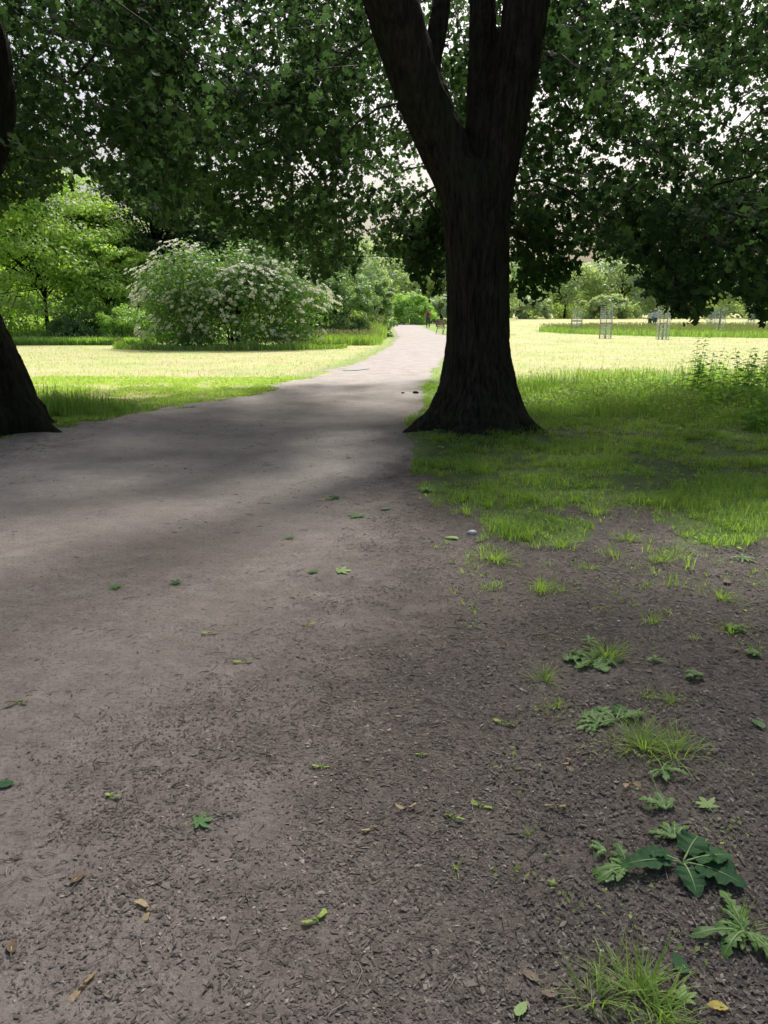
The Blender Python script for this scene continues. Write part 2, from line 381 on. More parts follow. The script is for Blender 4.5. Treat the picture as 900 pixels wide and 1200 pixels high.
# ------------------------------------------------------------------ leaf litter, twigs and gravel (nobody could count them)
def build_litter():
    mb = MB()
    x, y = cam_pts(330000, 1.0, 10.5, .55)
    z = zones(x, y)
    cl = fbm(x*3.2, y*3.2, 71, 4); cl2 = fbm(x*11, y*11, 73, 3)
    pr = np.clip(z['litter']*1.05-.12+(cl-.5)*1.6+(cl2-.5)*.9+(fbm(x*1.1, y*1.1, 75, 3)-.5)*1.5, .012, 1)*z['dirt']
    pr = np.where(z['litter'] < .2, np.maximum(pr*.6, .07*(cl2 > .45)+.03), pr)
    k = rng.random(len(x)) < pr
    x, y = x[k], y[k]; n = len(x); lz = z['litter'][k]
    L = rng.lognormal(math.log(.0095), .42, n)*(1+.05*y)*(.62+.38*sstep(.1, .6, lz)); L = np.clip(L, .004, .035)
    asp = rng.uniform(.22, .75, n)
    nr = np.stack([rng.normal(0, .17, n), rng.normal(0, .17, n), np.ones(n)], 1)
    tint = np.clip(rng.beta(1.3, 4.2, n)*.9+(rng.random(n) < .045)*rng.uniform(.2, 1.1, n), 0, 1.5)
    tv = np.array([(-.5, -.1, 0), (-.05, -.5, .05), (.5, .05, -.04), (.1, .5, .06), (0, 0, .16)])
    tt = np.array([(0, 1, 4), (1, 2, 4), (2, 3, 4), (3, 0, 4)])
    sc = np.stack([L, L*asp, L*.3], 1)
    mb.scatter(tv, None, tt, np.stack([x, y, hgt(x, y)+.0045+rng.random(n)*.003], 1), frames(nr, rng.uniform(0, 2*PI, n)), sc, tint)
    o = mb.build('leaf_litter', M_LITTER); tag(o, 'dark crumbled leaf fragments over the bare earth', kind='stuff')
    # twigs and leaf stalks
    mb = MB(); x, y = cam_pts(15000, 1.0, 11, .5); z = zones(x, y)
    k = rng.random(len(x)) < np.clip(z['litter']*.55+.10+(fbm(x*2, y*2, 77, 3)-.5)*.8, .03, 1)*z['dirt']
    x, y = x[k], y[k]; n = len(x)
    L = rng.lognormal(math.log(.03), .5, n); L = np.clip(L, .012, .13); a = rng.uniform(0, PI*2, n)
    d = np.stack([np.cos(a), np.sin(a), rng.normal(0, .06, n)], 1)*L[:, None]/2
    c = np.stack([x, y, hgt(x, y)+.008], 1); mid = c+np.stack([rng.normal(0, .12, n)*L, rng.normal(0, .12, n)*L, np.full(n, .003)], 1)
    r = rng.uniform(.0007, .0017, n)*(1+.05*y)
    tint = np.where(rng.random(n) < .16, rng.uniform(.9, 2.0, n), rng.uniform(0, .45, n))
    mb.tubes(c-d, mid, r*.8, r, 4, tint); mb.tubes(mid, c+d, r, r*.5, 4, tint)
    o = mb.build('twig_litter', M_LITTER); tag(o, 'fine dark and straw coloured twigs strewn over the bare earth', kind='stuff')
    # gravel
    mb = MB(); x, y = cam_pts(22000, 1.0, 22, .3); z = zones(x, y)
    k = rng.random(len(x)) < z['dirt']*np.clip(.16+.8*z['pale']+.25*(fbm(x, y, 79, 3)-.5), 0, 1)
    x, y = x[k], y[k]; n = len(x); s = rng.lognormal(math.log(.0040), .4, n)*(1+.04*y)
    ov = np.array([(1, 0, 0), (0, 1, 0), (-1, 0, 0), (0, -1, 0), (0, 0, .7), (0, 0, -.5)])*.6
    ot = np.array([(0, 1, 4), (1, 2, 4), (2, 3, 4), (3, 0, 4), (1, 0, 5), (2, 1, 5), (3, 2, 5), (0, 3, 5)])
    mb.scatter(ov, None, ot, np.stack([x, y, hgt(x, y)+.006], 1), frames(rnd_dirs(n), rng.uniform(0, 6, n)), s[:, None]*rng.uniform(.6, 1.3, (n, 3)), .5)
    o = mb.build('gravel', M_GRAVEL); tag(o, 'small pale stones bedded in the path', kind='stuff')
build_litter()

# ------------------------------------------------------------------ grass
def blades(mb, x, y, z, h, w, lean, tint, az=None, droop=.35):
    n = len(x); az = rng.uniform(0, 2*PI, n) if az is None else az
    d = np.stack([np.cos(az), np.sin(az)], 1); s = np.stack([-d[:, 1], d[:, 0]], 1)*w[:, None]/2
    b = np.stack([x, y], 1)
    def pt(t, up, wid):
        c = b+d*(lean*h*t)[:, None]
        return np.concatenate([c, (z+h*up)[:, None]], 1), wid
    c0, _ = pt(0, -.03, 1); c1, _ = pt(.35, .62, .8); c2, _ = pt(1., 1-droop*lean, 0)
    S = np.concatenate([s, np.zeros((n, 1))], 1)
    V = np.stack([c0-S, c0+S, c1+S*.8, c1-S*.8, c2], 1).reshape(-1, 3)
    base = (np.arange(n)*5)[:, None]
    mb.add(V, np.array([[0, 1, 2, 3]])+base, np.array([[3, 2, 4]])+base, np.repeat(tint, 5))

def turf_tufts(mb, cx, cy, nb, h, spread, w, tint, lean=(.25, 1.3)):
    n = len(cx); i = np.repeat(np.arange(n), nb); m = len(i)
    az = rng.uniform(0, 2*PI, m); r = np.abs(rng.normal(0, 1, m))*spread[i]
    x = cx[i]+np.cos(az)*r; y = cy[i]+np.sin(az)*r
    le = rng.uniform(lean[0], lean[1], m); hh = h[i]*rng.uniform(.5, 1.15, m)
    t = np.where(rng.random(m) < .10, rng.uniform(1.3, 2.2, m), np.clip(rng.normal(0, .22, m)+tint[i], 0, 1.3))
    blades(mb, x, y, hgt(x, y), hh, w*(.6+.7*rng.random(m))*(1+.05*y), le, t, az+rng.normal(0, .5, m), droop=.42)
def small_leaves(mb, x, y, lo, hi, size, tb=.6):
    n = len(x); z = hgt(x, y)+rng.uniform(lo, hi, n)
    mb.scatter(OVAL_V, None, OVAL_T, np.stack([x, y, z], 1), frames(rng.normal(0, .38, (n, 3))+[0, 0, 1], rng.uniform(0, 6.3, n)), size*rng.uniform(.5, 1.3, n), np.clip(rng.normal(tb, .25, n), 0, 1.3))
def build_grass():
    # near turf to the right of the path and round the trunk
    mb = MB(); x, y = cam_pts(34000, 3.2, 17, 1.0); zn = zones(x, y)
    g = (1-zn['dirt']); cl = fbm(x*2.2, y*2.6, 91, 4)
    k = (rng.random(len(x)) < (g**1.6)*np.clip(.18+3.2*(cl-.36), .06, 1)) & (x > xl(y)+.6) & (np.hypot((x-1.17), (y-9.95)) > .5)
    x, y, cl = x[k], y[k], cl[k]
    h = (.035+.075*sstep(.35, .75, cl)+.02*rng.random(len(x)))*(1+.5*sstep(11, 13.5, y))
    turf_tufts(mb, x, y, 14, h, .022+.03*rng.random(len(x)), .0034, .42+.9*(fbm(x*.7, y*.9, 94, 3)-.45)+rng.normal(0, .15, len(x)))
    # stray single tufts out over the bare ground
    x, y = cam_pts(3500, 3.2, 9, 1.0); k = (x > .3) & (rng.random(3500) < np.clip((y-3.2)/4, .05, 1)*.8*(fbm(x*1.5, y*1.5, 98, 3) > .45)); x, y = x[k], y[k]
    turf_tufts(mb, x, y, 9, .02+.045*rng.random(len(x)), .01+.02*rng.random(len(x)), .0032, np.full(len(x), .7), (.6, 1.6))
    o = mb.build('grass', M_GRASS); tag(o, 'patchy short green grass between the trunk and the bare earth', kind='stuff')
    mb = MB(); x, y = cam_pts(26000, 4.3, 19, 1.0); zn = zones(x, y)
    k = (rng.random(len(x)) < (.25+.75*sstep(9, 12, y))*np.clip(1-zn['dirt']+.04, 0, 1)*(fbm(x*1.8, y*1.8, 96, 3) > .46)) & (x > xr(y)+.25); x, y = x[k], y[k]
    small_leaves(mb, x, y, .015, .03+.12*sstep(10.5, 13, y)+.0*x, .030*(1+.06*y), .7)
    x = rng.uniform(1.6, 9, 16000); y = rng.uniform(10.8, 15.5, 16000); k = (fbm(x*1.1, y*1.1, 111, 3) > .5-.03*x) & (y < 11+x); x, y = x[k], y[k]
    small_leaves(mb, x, y, .03, .10+.35*fbm(x*.9, y*.9, 103, 3)*sstep(1, 5, x), .055, .75)
    nc = 130; cx = rng.uniform(.25, 3.2, nc); cyy = rng.uniform(1.5, 6.2, nc); k = (cx > .32*cyy-.35) & (cx < .55*cyy+.3); cx, cyy = cx[k], cyy[k]
    i = np.repeat(np.arange(len(cx)), 9); x = cx[i]+rng.normal(0, .045, len(i)); y = cyy[i]+rng.normal(0, .045, len(i))
    small_leaves(mb, x, y, .006, .022, .017, .8)
    o = mb.build('ground_weeds', M_GRASS); tag(o, 'small round leaved clover and creeping weeds mixed through the grass', kind='stuff')
    # verge by the left tree
    mb = MB(); x = rng.uniform(-9.5, -1.2, 26000); y = rng.uniform(8.2, 18.5, 26000); zn = zones(x, y)
    cl = fbm(x*2.4, y*2.4, 95, 4)
    k = (rng.random(len(x)) < (1-zn['dirt'])**1.4*np.clip(.25+3*(cl-.36), .1, 1)) & (x < xl(y)+.5)
    x, y, cl = x[k], y[k], cl[k]; n = len(x)
    turf_tufts(mb, x, y, 9, .025+.065*sstep(.35, .7, cl), .03+.03*rng.random(n), .0042, .45+.7*sstep(12.2, 14.5, y)+rng.normal(0, .15, n))
    o = mb.build('grass', M_GRASS); tag(o, 'low green verge grass at the foot of the left tree', kind='stuff')
    # tall grass with seed heads behind the left tree
    def tall(name, label, px, py, hh, w, mat, heads=.2, tb=.5, head_h=.06):
        mb = MB(); n = len(px)
        h = hh*(.6+.5*rng.random(n))
        blades(mb, px, py, hgt(px, py), h, w*(.7+.6*rng.random(n)), rng.uniform(.05, .45, n), np.clip(rng.normal(tb, .25, n), 0, 1.3), droop=.2)
        o = mb.build(name, mat); tag(o, label, kind='stuff')
        k = rng.random(n) < heads
        mb = MB(); q = np.stack([px[k], py[k], hgt(px[k], py[k])+h[k]*1.12], 1); nk = len(q)
        t = q+np.stack([rng.normal(0, .25, nk)*head_h, rng.normal(0, .25, nk)*head_h, np.full(nk, head_h)], 1)
        st = q.copy(); st[:, 2] -= h[k]*.6
        mb.tubes(st, q, w*.12, w*.1, 3, .4); mb.tubes(q, (q+t)/2, w*.25, w*.55, 4, rng.random(nk)); mb.tubes((q+t)/2, t, w*.55, .0005, 4, rng.random(nk))
        o = mb.build('grass_seed_heads', M_SEEDHEAD); tag(o, 'seed heads over the '+label, kind='stuff')
    n = 8000; t = rng.random(n); x = -5.7+t*1.7+rng.normal(0, .2, n); y = 12.0-.45*t+rng.normal(0, .42, n)
    k = (x < xl(y)-.12) & (rng.random(n) < .5+.9*(fbm(x*2.5, y*2.5, 97, 2)-.4)); x, y = x[k], y[k]
    tall('grass', 'tall dark clump of grass behind the left tree beside the path', x, y, .36*(1-.5*sstep(-5, -4.0, x))*(.3+1.4*fbm(x*4, y*4, 99, 3))*(.6+.5*rng.random(len(x))), .0065, M_GRASS_TALL, .05, .2)
    # rank grass along the edge of the shade on the right
    n = 70000; x = rng.uniform(.9, 12, n); y = rng.uniform(10.8, 20, n)
    d = np.clip(1-np.abs(y-14.0-.0*x)/4.2, 0, 1)+.35*sstep(3.5, 5.5, x)*(y > 10.8)
    k = (x > xr(y)+.5+.06*(y-10)) & (rng.random(n) < d*(.25+1.1*fbm(x*1.2, y*1.2, 101, 3))); x, y = x[k], y[k]
    hh = (.09+.26*fbm(x*.9, y*.9, 103, 3))*(.55+.5*sstep(1.5, 4, x))*(.55+.6*rng.random(len(x)))
    tall('grass', 'rank grass and weeds growing along the edge of the shade', x, y, hh, .011, M_GRASS_TALL, .035, .62)
    # mown meadow: short sparse blades and straw
    n = 150000; y = 14*(100/14)**(rng.random(n)**1.25); x = (rng.random(n)*2-1)*(y*.56+1); zn = zones(x, y)
    k = (zn['path'] < .2) & (rng.random(n) < .02+.55*fbm(x*.7, y*1.2, 105, 4)) & (zn['dirt'] < .4); x, y = x[k], y[k]; n = len(x)
    mb = MB(); hz = zones(x, y)['lush']
    blades(mb, x, y, hgt(x, y), (.03+.05*rng.random(n))*(1+y*.008), .005*(1+y*.045)*(.6+.6*rng.random(n)), rng.uniform(.2, 1.2, n), np.clip(.1+1.6*(fbm(x*.5, y*.9, 107, 4)-.3)+rng.normal(0, .2, n)-.6*hz, 0, 1.2))
    o = mb.build('grass', M_GRASS_PALE); tag(o, 'sunlit mown meadow grass with drying hay', kind='stuff')
    # unmown island round the fenced saplings
    n = 60000; a = rng.uniform(0, 2*PI, n); r = np.sqrt(rng.random(n)); x = 29+16.6*r*np.cos(a); y = 62+16*r*np.sin(a)
    k = rng.random(n) < 1.3-.015*(y-44); x, y = x[k], y[k]
    tall('grass', 'unmown oval of long grass round the fenced saplings', x, y, .42, .035, M_OVAL, .15, .35, .14)
    # long grass banks in front of the bushes
    n = 30000; x = rng.uniform(-24, -11.5, n); y = 36.9+rng.exponential(1.8, n)
    tall('grass', 'long pale grass and nettles in front of the pale green tree', x, y, .38+.6*sstep(39.5, 43, y), .045, M_BRIGHT, .008, .4, .1)
    n = 14000; x = rng.uniform(-3.6, .4, n); y = rng.uniform(36.5, 48, n); k = x < xl(y)-.5-.9*rng.random(n); x, y = x[k], y[k]
    tall('grass', 'long grass bank along the path beside the leafy shrubs', x, y, .5+.5*sstep(40, 46, y), .035, M_GRASS_TALL, .12, .8, .1)
    n = 5000; x = rng.uniform(-11.6, -1.6, n); y = 34.6-2.5*np.sqrt(np.clip(1-((x+6.6)/5.0)**2, 0, 1))+rng.normal(0, .3, n)
    tall('grass', 'fringe of long grass at the foot of the flowering bush', x, y, .26*(.3+1.4*fbm(x*1.5, y*0, 3, 3)), .03, M_GRASS_TALL, .03, .8, .1)
build_grass()

# ------------------------------------------------------------------ trees
def remesh_join(mb, voxel, name):
    V, F, A = mb.arrays(); me = mesh(name, V, F)
    o = link(name, me); md = o.modifiers.new('r', 'REMESH'); md.mode = 'VOXEL'; md.voxel_size = voxel
    sm = o.modifiers.new('s', 'SMOOTH'); sm.iterations = 6; sm.factor = .5
    dg = bpy.context.evaluated_depsgraph_get(); ev = o.evaluated_get(dg)
    res = bpy.data.meshes.new_from_object(ev); bpy.data.objects.remove(o)
    return res
def bark_displace(me, cx, cy, amt=.022):
    n = len(me.vertices); co = np.empty(n*3, np.float32); me.vertices.foreach_get('co', co); co = co.reshape(-1, 3)
    no = np.empty(n*3, np.float32); me.vertices.foreach_get('normal', no); no = no.reshape(-1, 3)
    a = np.arctan2(co[:, 1]-cy, co[:, 0]-cx)
    r = np.abs(fbm(a*13+fbm(co[:, 2]*2, a*2, 5, 2)*2.2, co[:, 2]*2.6, 61, 4)-.5)*2
    d = amt*(np.minimum(r*2.4, 1)-.7)+.03*(fbm(a*2.2, co[:, 2]*.8, 63, 3)-.5)
    co += no*d[:, None]; me.vertices.foreach_set('co', co.ravel()); me.update()

def skeleton(limbs, targets, step=.35, sag=.0):
    """limbs: list of polylines (with radii) already standing; every target is joined to the nearest branch, then radii grow by what they carry"""
    P_, par, fix = [], [], []
    for L, R in limbs:
        L = np.asarray(L, float)
        for i in range(len(L)):
            P_.append(L[i]); par.append(len(P_)-2 if i else -1); fix.append(R[i] if hasattr(R, '__len__') else R)
    nf = len(P_)
    core = np.array(P_).mean(0)
    order = np.argsort(np.linalg.norm(targets-core, axis=1))
    arr = np.zeros((len(P_)+len(targets)*12, 3)); arr[:nf] = P_; cnt = nf
    dist0 = list(np.zeros(nf)); D0 = np.zeros(len(arr))
    par = par+[0]*(len(arr)-nf); load = np.zeros(len(arr)); tips = []
    for t in order:
        T = targets[t]; d = np.linalg.norm(arr[:cnt]-T, axis=1)
        c = d+.25*D0[:cnt]+.5*np.maximum(0, arr[:cnt, 2]-T[2])*(np.arange(cnt) >= nf)
        j = int(np.argmin(c)); L = d[j]; m = max(1, min(10, int(L/step)))
        p0 = arr[j].copy(); prev = j
        bend = rng.normal(0, .08*L, 3); bend[2] += .12*L
        for i in range(1, m+1):
            if cnt >= len(arr): break
            f = i/m; q = p0*(1-f)+T*f+bend*math.sin(PI*f)*(1 if m > 1 else 0)
            arr[cnt] = q; par[cnt] = prev; D0[cnt] = D0[prev]+L/m; prev = cnt; cnt += 1
        tips.append((t, prev))
    for t, i in tips:
        k = i; g = 0
        while k >= nf and g < 500: load[k] += 1; k = par[k]; g += 1
    r = .0045*(load+1)**.52
    return arr[:cnt], par[:cnt], r[:cnt], nf, tips

VLOW = np.array([(-100, 275), (0, 245), (60, 222), (110, 212), (150, 225), (190, 268), (235, 262), (285, 285), (330, 312), (385, 335), (405, 325), (430, 300), (468, 296), (480, 322), (500, 340), (520, 348), (600, 352), (625, 355), (650, 338), (680, 312), (710, 300), (735, 318), (765, 345), (805, 372), (830, 360), (850, 338), (875, 368), (900, 378), (1000, 390)])
GAPS = [(752, 118, 13, .95), (737, 60, 9, .8), (706, 6, 10, .8), (803, 175, 8, .75), (800, 215, 8, .8), (97, 118, 8, .75), (365, 200, 11, .7), (430, 212, 9, .7), (260, 10, 16, .6), (320, 15, 16, .5),
        (880, 135, 11, .7), (625, 125, 9, .6), (632, 212, 8, .7), (655, 268, 7, .9), (505, 72, 8, 1.), (470, 185, 8, .7), (400, 10, 10, .5)]
def canopy_filter(c):
    u, v, d = proj(c)
    ok = (v < np.interp(u, VLOW[:, 0], VLOW[:, 1])-10+rng.normal(0, 4, len(c))) | (d < .3) | (c[:, 1] < .5)
    infr = (u > -60) & (u < 960) & (v > -60) & (c[:, 1] > 0)
    ok &= ~(infr & (c[:, 1] < 5.2))
    # nothing hangs between the viewer and the trunk and limbs
    lo = np.interp(v, [-60, 0, 120, 230, 360], [395, 405, 440, 490, 505]); hi = np.interp(v, [-60, 0, 150, 230, 360], [665, 660, 625, 612, 610])
    ok &= ~((u > lo-14) & (u < hi+14) & (c[:, 1] < 9.9) & (v > -80))
    ok &= ~((u > -40) & (u < 34) & (v > 20) & (v < 225) & (c[:, 1] < 9.6) & (c[:, 1] > 0))
    for gu, gv_, gr, pr in GAPS:
        ok &= ~((np.hypot(u-gu, v-gv_) < gr+9) & (rng.random(len(c)) < pr))
    return ok

def crown_points(n, ctr, rad, zlo, ztop, seed, shell=.55, skirt=1.0):
    """points through a broad crown: domed top, underside that rises inwards and hangs down at the rim"""
    out = []
    while sum(len(o) for o in out) < n:
        m = n*3
        a = rng.uniform(0, 2*PI, m); r = np.sqrt(rng.random(m)); rr = r*(1+.16*(fbm(a*1.3+seed, a*0+seed, seed, 3)-.5)*2)
        x = ctr[0]+rad*rr*np.cos(a); y = ctr[1]+rad*rr*np.sin(a)
        top = zlo+(ztop-zlo)*np.sqrt(np.clip(1-r**2.4, 0, 1))+.4
        und = zlo+1.9*np.exp(-((r-.45)/.35)**2)+1.0*(1-r)-skirt*.5*sstep(.75, 1, r)
        t = rng.random(m); t = np.where(rng.random(m) < shell, np.where(rng.random(m) < .5, t**3, 1-t**3), t)
        z = und+(top-und)*t
        k = fbm(x*.55+z*.3, y*.55-z*.4, seed+5, 3) > .40
        out.append(np.stack([x, y, z], 1)[k])
    return np.concatenate(out)[:n]

def leafy(mb, tw, pts, ctr, n_leaf, size, spread=.42, vert=.28, droop=.25, pend=0.):
    """a spray of leaves and its twigs at each point"""
    n = len(pts)
    out = pts-np.array(ctr); out[:, 2] *= .15; out /= np.linalg.norm(out, axis=1, keepdims=True)+1e-6
    ax = out+rng.normal(0, .45, (n, 3))*[1, 1, .35]; ax /= np.linalg.norm(ax, axis=1, keepdims=True); ax[:, 2] -= droop
    if tw is not None:
        L = spread*1.25
        tw.tubes(pts-ax*L*.6, pts+ax*L*.1, .006, .0035, 4, .5); tw.tubes(pts+ax*L*.1, pts+ax*L*.8-[0, 0, .05], .0035, .0015, 4, .5)
        sd = np.cross(ax, [0, 0, 1.]); 
        for s_ in (-1, 1):
            tw.tubes(pts-ax*L*.15, pts+ax*L*.25+sd*s_*L*.45-[0, 0, .04], .0028, .0012, 3, .5)
    m = n*n_leaf; i = np.repeat(np.arange(n), n_leaf)
    t = rng.uniform(-.7, 1., m); s = rng.normal(0, .5, m)
    sd = np.cross(ax, [0, 0, 1.])[i]
    p = pts[i]+ax[i]*(t*spread)[:, None]+sd*(s*spread*(1-.35*np.abs(t)))[:, None]
    p[:, 2] += rng.normal(0, .26, m)*spread-.10*np.abs(s)*spread
    nr = np.array([0, 0, vert])+rng.normal(0, .6, (m, 3))*[1, 1, .8]+out[i]*.3
    sc = size*rng.uniform(.45, 1.2, m)
    tint = np.clip(rng.normal(.45, .22, m)+np.repeat(rng.normal(0, .18, n), n_leaf), 0, 1.3)
    return p, nr, sc, tint

def broad_tree(name, label, base, limbs_px, ctr, rad, zlo, ztop, n1, nl, seed, trunk_build, size=.142, extra=None):
    root = thing(name, label, 'tree', base)
    B = np.array(base, float)
    pts = extra
    u, v, d = proj(pts)
    vis = (v > -110) & (u > -150) & (u < 1050) & (pts[:, 1] > 0)
    targets = pts[rng.random(len(pts)) < .30]
    arr, par, r, nf, tips = skeleton(limbs_px, targets)
    # keep branches from crossing in front of trunk and limbs
    par = np.array(par); k = np.arange(nf, len(arr)); k = k[par[k] >= 0]
    rc = r[k]; rp = np.where(par[k] >= nf, r[par[k]], rc*1.15)
    br = MB(); br.tubes(arr[par[k]]-B, arr[k]-B, np.minimum(rp, rc*1.6), rc, 6, .5)
    tr = trunk_build(root, B)
    tw = MB()
    crown = MB()
    for sel, nleaf, sz, spread in ((vis, nl, size, .42), (~vis, max(6, nl//3), size*1.55, .6)):
        q = pts[sel]
        if not len(q): continue
        p, nr, sc, ti = leafy(None, tw if sel is vis else None, q, (ctr[0], ctr[1], zlo+2), nleaf, sz, spread)
        uu, vv, dd = proj(p)
        ok = ~((vv > np.interp(uu, VLOW[:, 0], VLOW[:, 1])+6+rng.normal(0, 5, len(vv))) & (p[:, 1] > .5))
        hole = np.zeros(len(p), bool)
        for gu, gv_, gr, pr in GAPS: hole |= (np.hypot(uu-gu, vv-gv_) < gr*.75) & (rng.random(len(p)) < pr*.8)
        ok &= ~hole
        lo = np.interp(vv, [-60, 0, 120, 230, 360], [405, 418, 455, 505, 512]); hi = np.interp(vv, [-60, 0, 150, 230, 360], [650, 648, 615, 604, 604])
        ok &= ~((uu > lo) & (uu < hi) & (p[:, 1] < 9.9) & (vv > -60) & (p[:, 1] > 0))
        ok &= ~((p[:, 1] < 4.6) & (p[:, 1] > 0) & (vv > -20) & (uu > -30) & (uu < 930))
        p, nr, sc, ti = p[ok], nr[ok], sc[ok], ti[ok]
        crown.scatter(MAPLE_V, MAPLE_Q, None, p-B, frames(nr, rng.uniform(0, 2*PI, len(p))), sc, ti)
    if tw.n:
        V, F, A = tw.arrays(); V = V-B; br.add(V, F[0])
    br.build('branches', M_TWIG, root)
    crown.build('crown', M_MAPLE, root)
    return root

def seen(p):
    u, v, d = proj(p); return (v > -110) & (u > -150) & (u < 1050) & (p[:, 1] > 0)
def balance(lists, target):
    """thin (or thicken) the crowns so that an even share of the hazy sun filters down to the ground below"""
    B_ = (np.arange(-14, 15), np.arange(-10, 22))
    def blur(H):
        for _ in range(3):
            H = (np.roll(H, 1, 0)+2*H+np.roll(H, -1, 0))/4; H = (np.roll(H, 1, 1)+2*H+np.roll(H, -1, 1))/4
        return H
    def hit(p): return p[:, 0]-p[:, 2]*.176, p[:, 1]-p[:, 2]*.761
    def dens(p): hx, hy = hit(p); return blur(np.histogram2d(hx, hy, bins=B_)[0])
    def look(H, p):
        hx, hy = hit(p); i = np.clip((hx+14).astype(int), 0, H.shape[0]-1); j = np.clip((hy+10).astype(int), 0, H.shape[1]-1); return H[i, j]
    P_all = np.concatenate(lists); sv = seen(P_all); Hv = dens(P_all[sv]); Hu = dens(P_all[~sv])
    cx = np.arange(-13.5, 14)[:, None]; cyy = np.arange(-9.5, 21)[None]
    T = target(cx, cyy)
    out = []
    for p in lists:
        v_ = seen(p); hv, hu, t = look(Hv, p), look(Hu, p), look(T+Hv*0, p)
        ku = rng.random(len(p)) < np.clip((t-hv)/(hu+.3), .04, 1); kv = rng.random(len(p)) < np.clip(1.2*t/(hv+.3), np.where((p[:, 0] < .5) & (p[:, 1] < 12.5), .45, .8), 1)
        q = p[np.where(v_, kv, ku)]
        add = p[(~v_) & (rng.random(len(p)) < np.clip((t-hv)/(hu+.3)-1, 0, 2))]; out.append(np.concatenate([q, add+rng.normal(0, .45, add.shape)]))
    H2 = dens(np.concatenate(out))
    for x0 in (): print('shade x', x0, 'before', np.round((Hv+Hu)[x0+14, 8:24], 0), 'seen', np.round(Hv[x0+14, 8:24], 0), 'after', np.round(H2[x0+14, 8:24], 0))
    return out
def tube_px(mb, pts, base, n=20):
    """pts: (u, v, Y, radius)"""
    L = [np.array(P(u, v, Y)) for u, v, Y, r in pts]; R = [p[3] for p in pts]
    # smooth resample
    L = np.array(L); s = np.r_[0, np.cumsum(np.linalg.norm(np.diff(L, axis=0), axis=1))]
    q = np.linspace(0, s[-1], max(8, int(s[-1]/.25)))
    L2 = np.stack([np.interp(q, s, L[:, i]) for i in range(3)], 1); R2 = np.interp(q, s, R)
    for _ in range(2):
        L2[1:-1] = (L2[:-2]+2*L2[1:-1]+L2[2:])/4; R2[1:-1] = (R2[:-2]+2*R2[1:-1]+R2[2:])/4
    mb.path(L2-base, R2, n); return L2, R2

TB = np.array([1.17, 9.9, 0.0])
def up(L, R, to, r_end, n=14, curl=(0, 0, 0)):
    """continue a limb upwards to a point, tapering"""
    t = np.linspace(0, 1, n)[1:]; p = L[-1]+(np.array(to)-L[-1])*t[:, None]+np.array(curl)*np.sin(PI*t)[:, None]
    return np.concatenate([L, p]), np.concatenate([R, R[-1]+(r_end-R[-1])*t])
main_limbs = {}
def main_trunk(root, B):
    mb = MB(); n = 64
    zs = np.array([-.15, .0, .12, .28, .45, .63, .85, 1.17, 1.6, 2.15, 2.6, 2.95, 3.2])
    rs = np.array([.84, .76, .665, .59, .53, .475, .425, .385, .375, .375, .40, .42, .36])
    cx = np.array([-.02, -.02, -.01, 0, .01, .02, .01, 0, -.02, -.05, -.08, -.10, -.10])
    zz = np.linspace(zs[0], zs[-1], 70); V = []
    a = np.arange(n)*2*PI/n
    lob = [(PI*1.03, 1.0, .17), (PI*1.93, 1.0, .16), (PI*1.42, .45, .3), (PI*1.68, .35, .22), (PI*.4, .8, .25), (PI*.75, .7, .25)]
    for z in zz:
        r = np.interp(z, zs, rs)*np.ones(n); f = math.exp(-max(z, 0)/.22)
        for la, am, wd in lob:
            da = (a-la+PI) % (2*PI)-PI; r += am*f*.25*np.exp(-(da/wd)**2)
        r += .022*np.sin(a*3+z*.7)+.014*np.sin(a*7+1.3)
        # a long fold in the bark facing the viewer
        da = (a-(PI*1.515)+PI) % (2*PI)-PI; r -= .05*np.exp(-(da/.07)**2)*(1-sstep(.9, 1.5, z))
        V.append(np.stack([np.interp(z, zs, cx)+r*np.cos(a), r*np.sin(a), np.full(n, z)], 1))
    V = np.concatenate(V); k = np.arange(n); k2 = (k+1) % n; m = len(zz)
    Q = np.concatenate([np.stack([k+i*n, k2+i*n, k2+(i+1)*n, k+(i+1)*n], 1) for i in range(m-1)])
    V = np.concatenate([V, [[0, 0, zz[0]]], [[-.1, 0, zz[-1]]]])
    T = np.concatenate([np.stack([np.full(n, m*n), k2, k], 1), np.stack([np.full(n, m*n+1), k+(m-1)*n, k2+(m-1)*n], 1)])
    mb.add(V, Q, T)
    # surface roots
    mb.path(np.array([(-.45, -.15, .22), (-.75, -.3, .08), (-.95, -.45, -.01), (-1.15, -.58, -.09)]), [.17, .12, .08, .05], 12)
    mb.path(np.array([(.45, -.15, .2), (.66, -.3, .08), (.86, -.42, -.01), (1.0, -.5, -.08)]), [.16, .115, .07, .04], 12)
    for key in main_limbs:
        L, R = main_limbs[key]; mb.path(L-B, R, 20)
    me = remesh_join(mb, .024, 'trunk'); bark_displace(me, 0, 0)
    me.materials.clear(); me.materials.append(M_BARK)
    me.polygons.foreach_set('use_smooth', np.ones(len(me.polygons), bool))
    return link('trunk', me, root)
def px_line(pts):
    L = np.array([P(u, v, Y) for u, v, Y, r in pts]); R = np.array([p[3] for p in pts])
    s = np.r_[0, np.cumsum(np.linalg.norm(np.diff(L, axis=0), axis=1))]; q = np.linspace(0, s[-1], max(6, int(s[-1]/.22)))
    L = np.stack([np.interp(q, s, L[:, i]) for i in range(3)], 1); R = np.interp(q, s, R)
    for _ in range(3): L[1:-1] = (L[:-2]+2*L[1:-1]+L[2:])/4
    return L, R
L, R = px_line([(556, 262, 9.9, .27), (536, 205, 9.85, .285), (500, 130, 9.75, .285), (474, 55, 9.65, .29), (454, -10, 9.5, .295)]); main_limbs['a'] = up(L, R, (-2.6, 8.2, 10.2), .08, 16, (0, 0, .5))
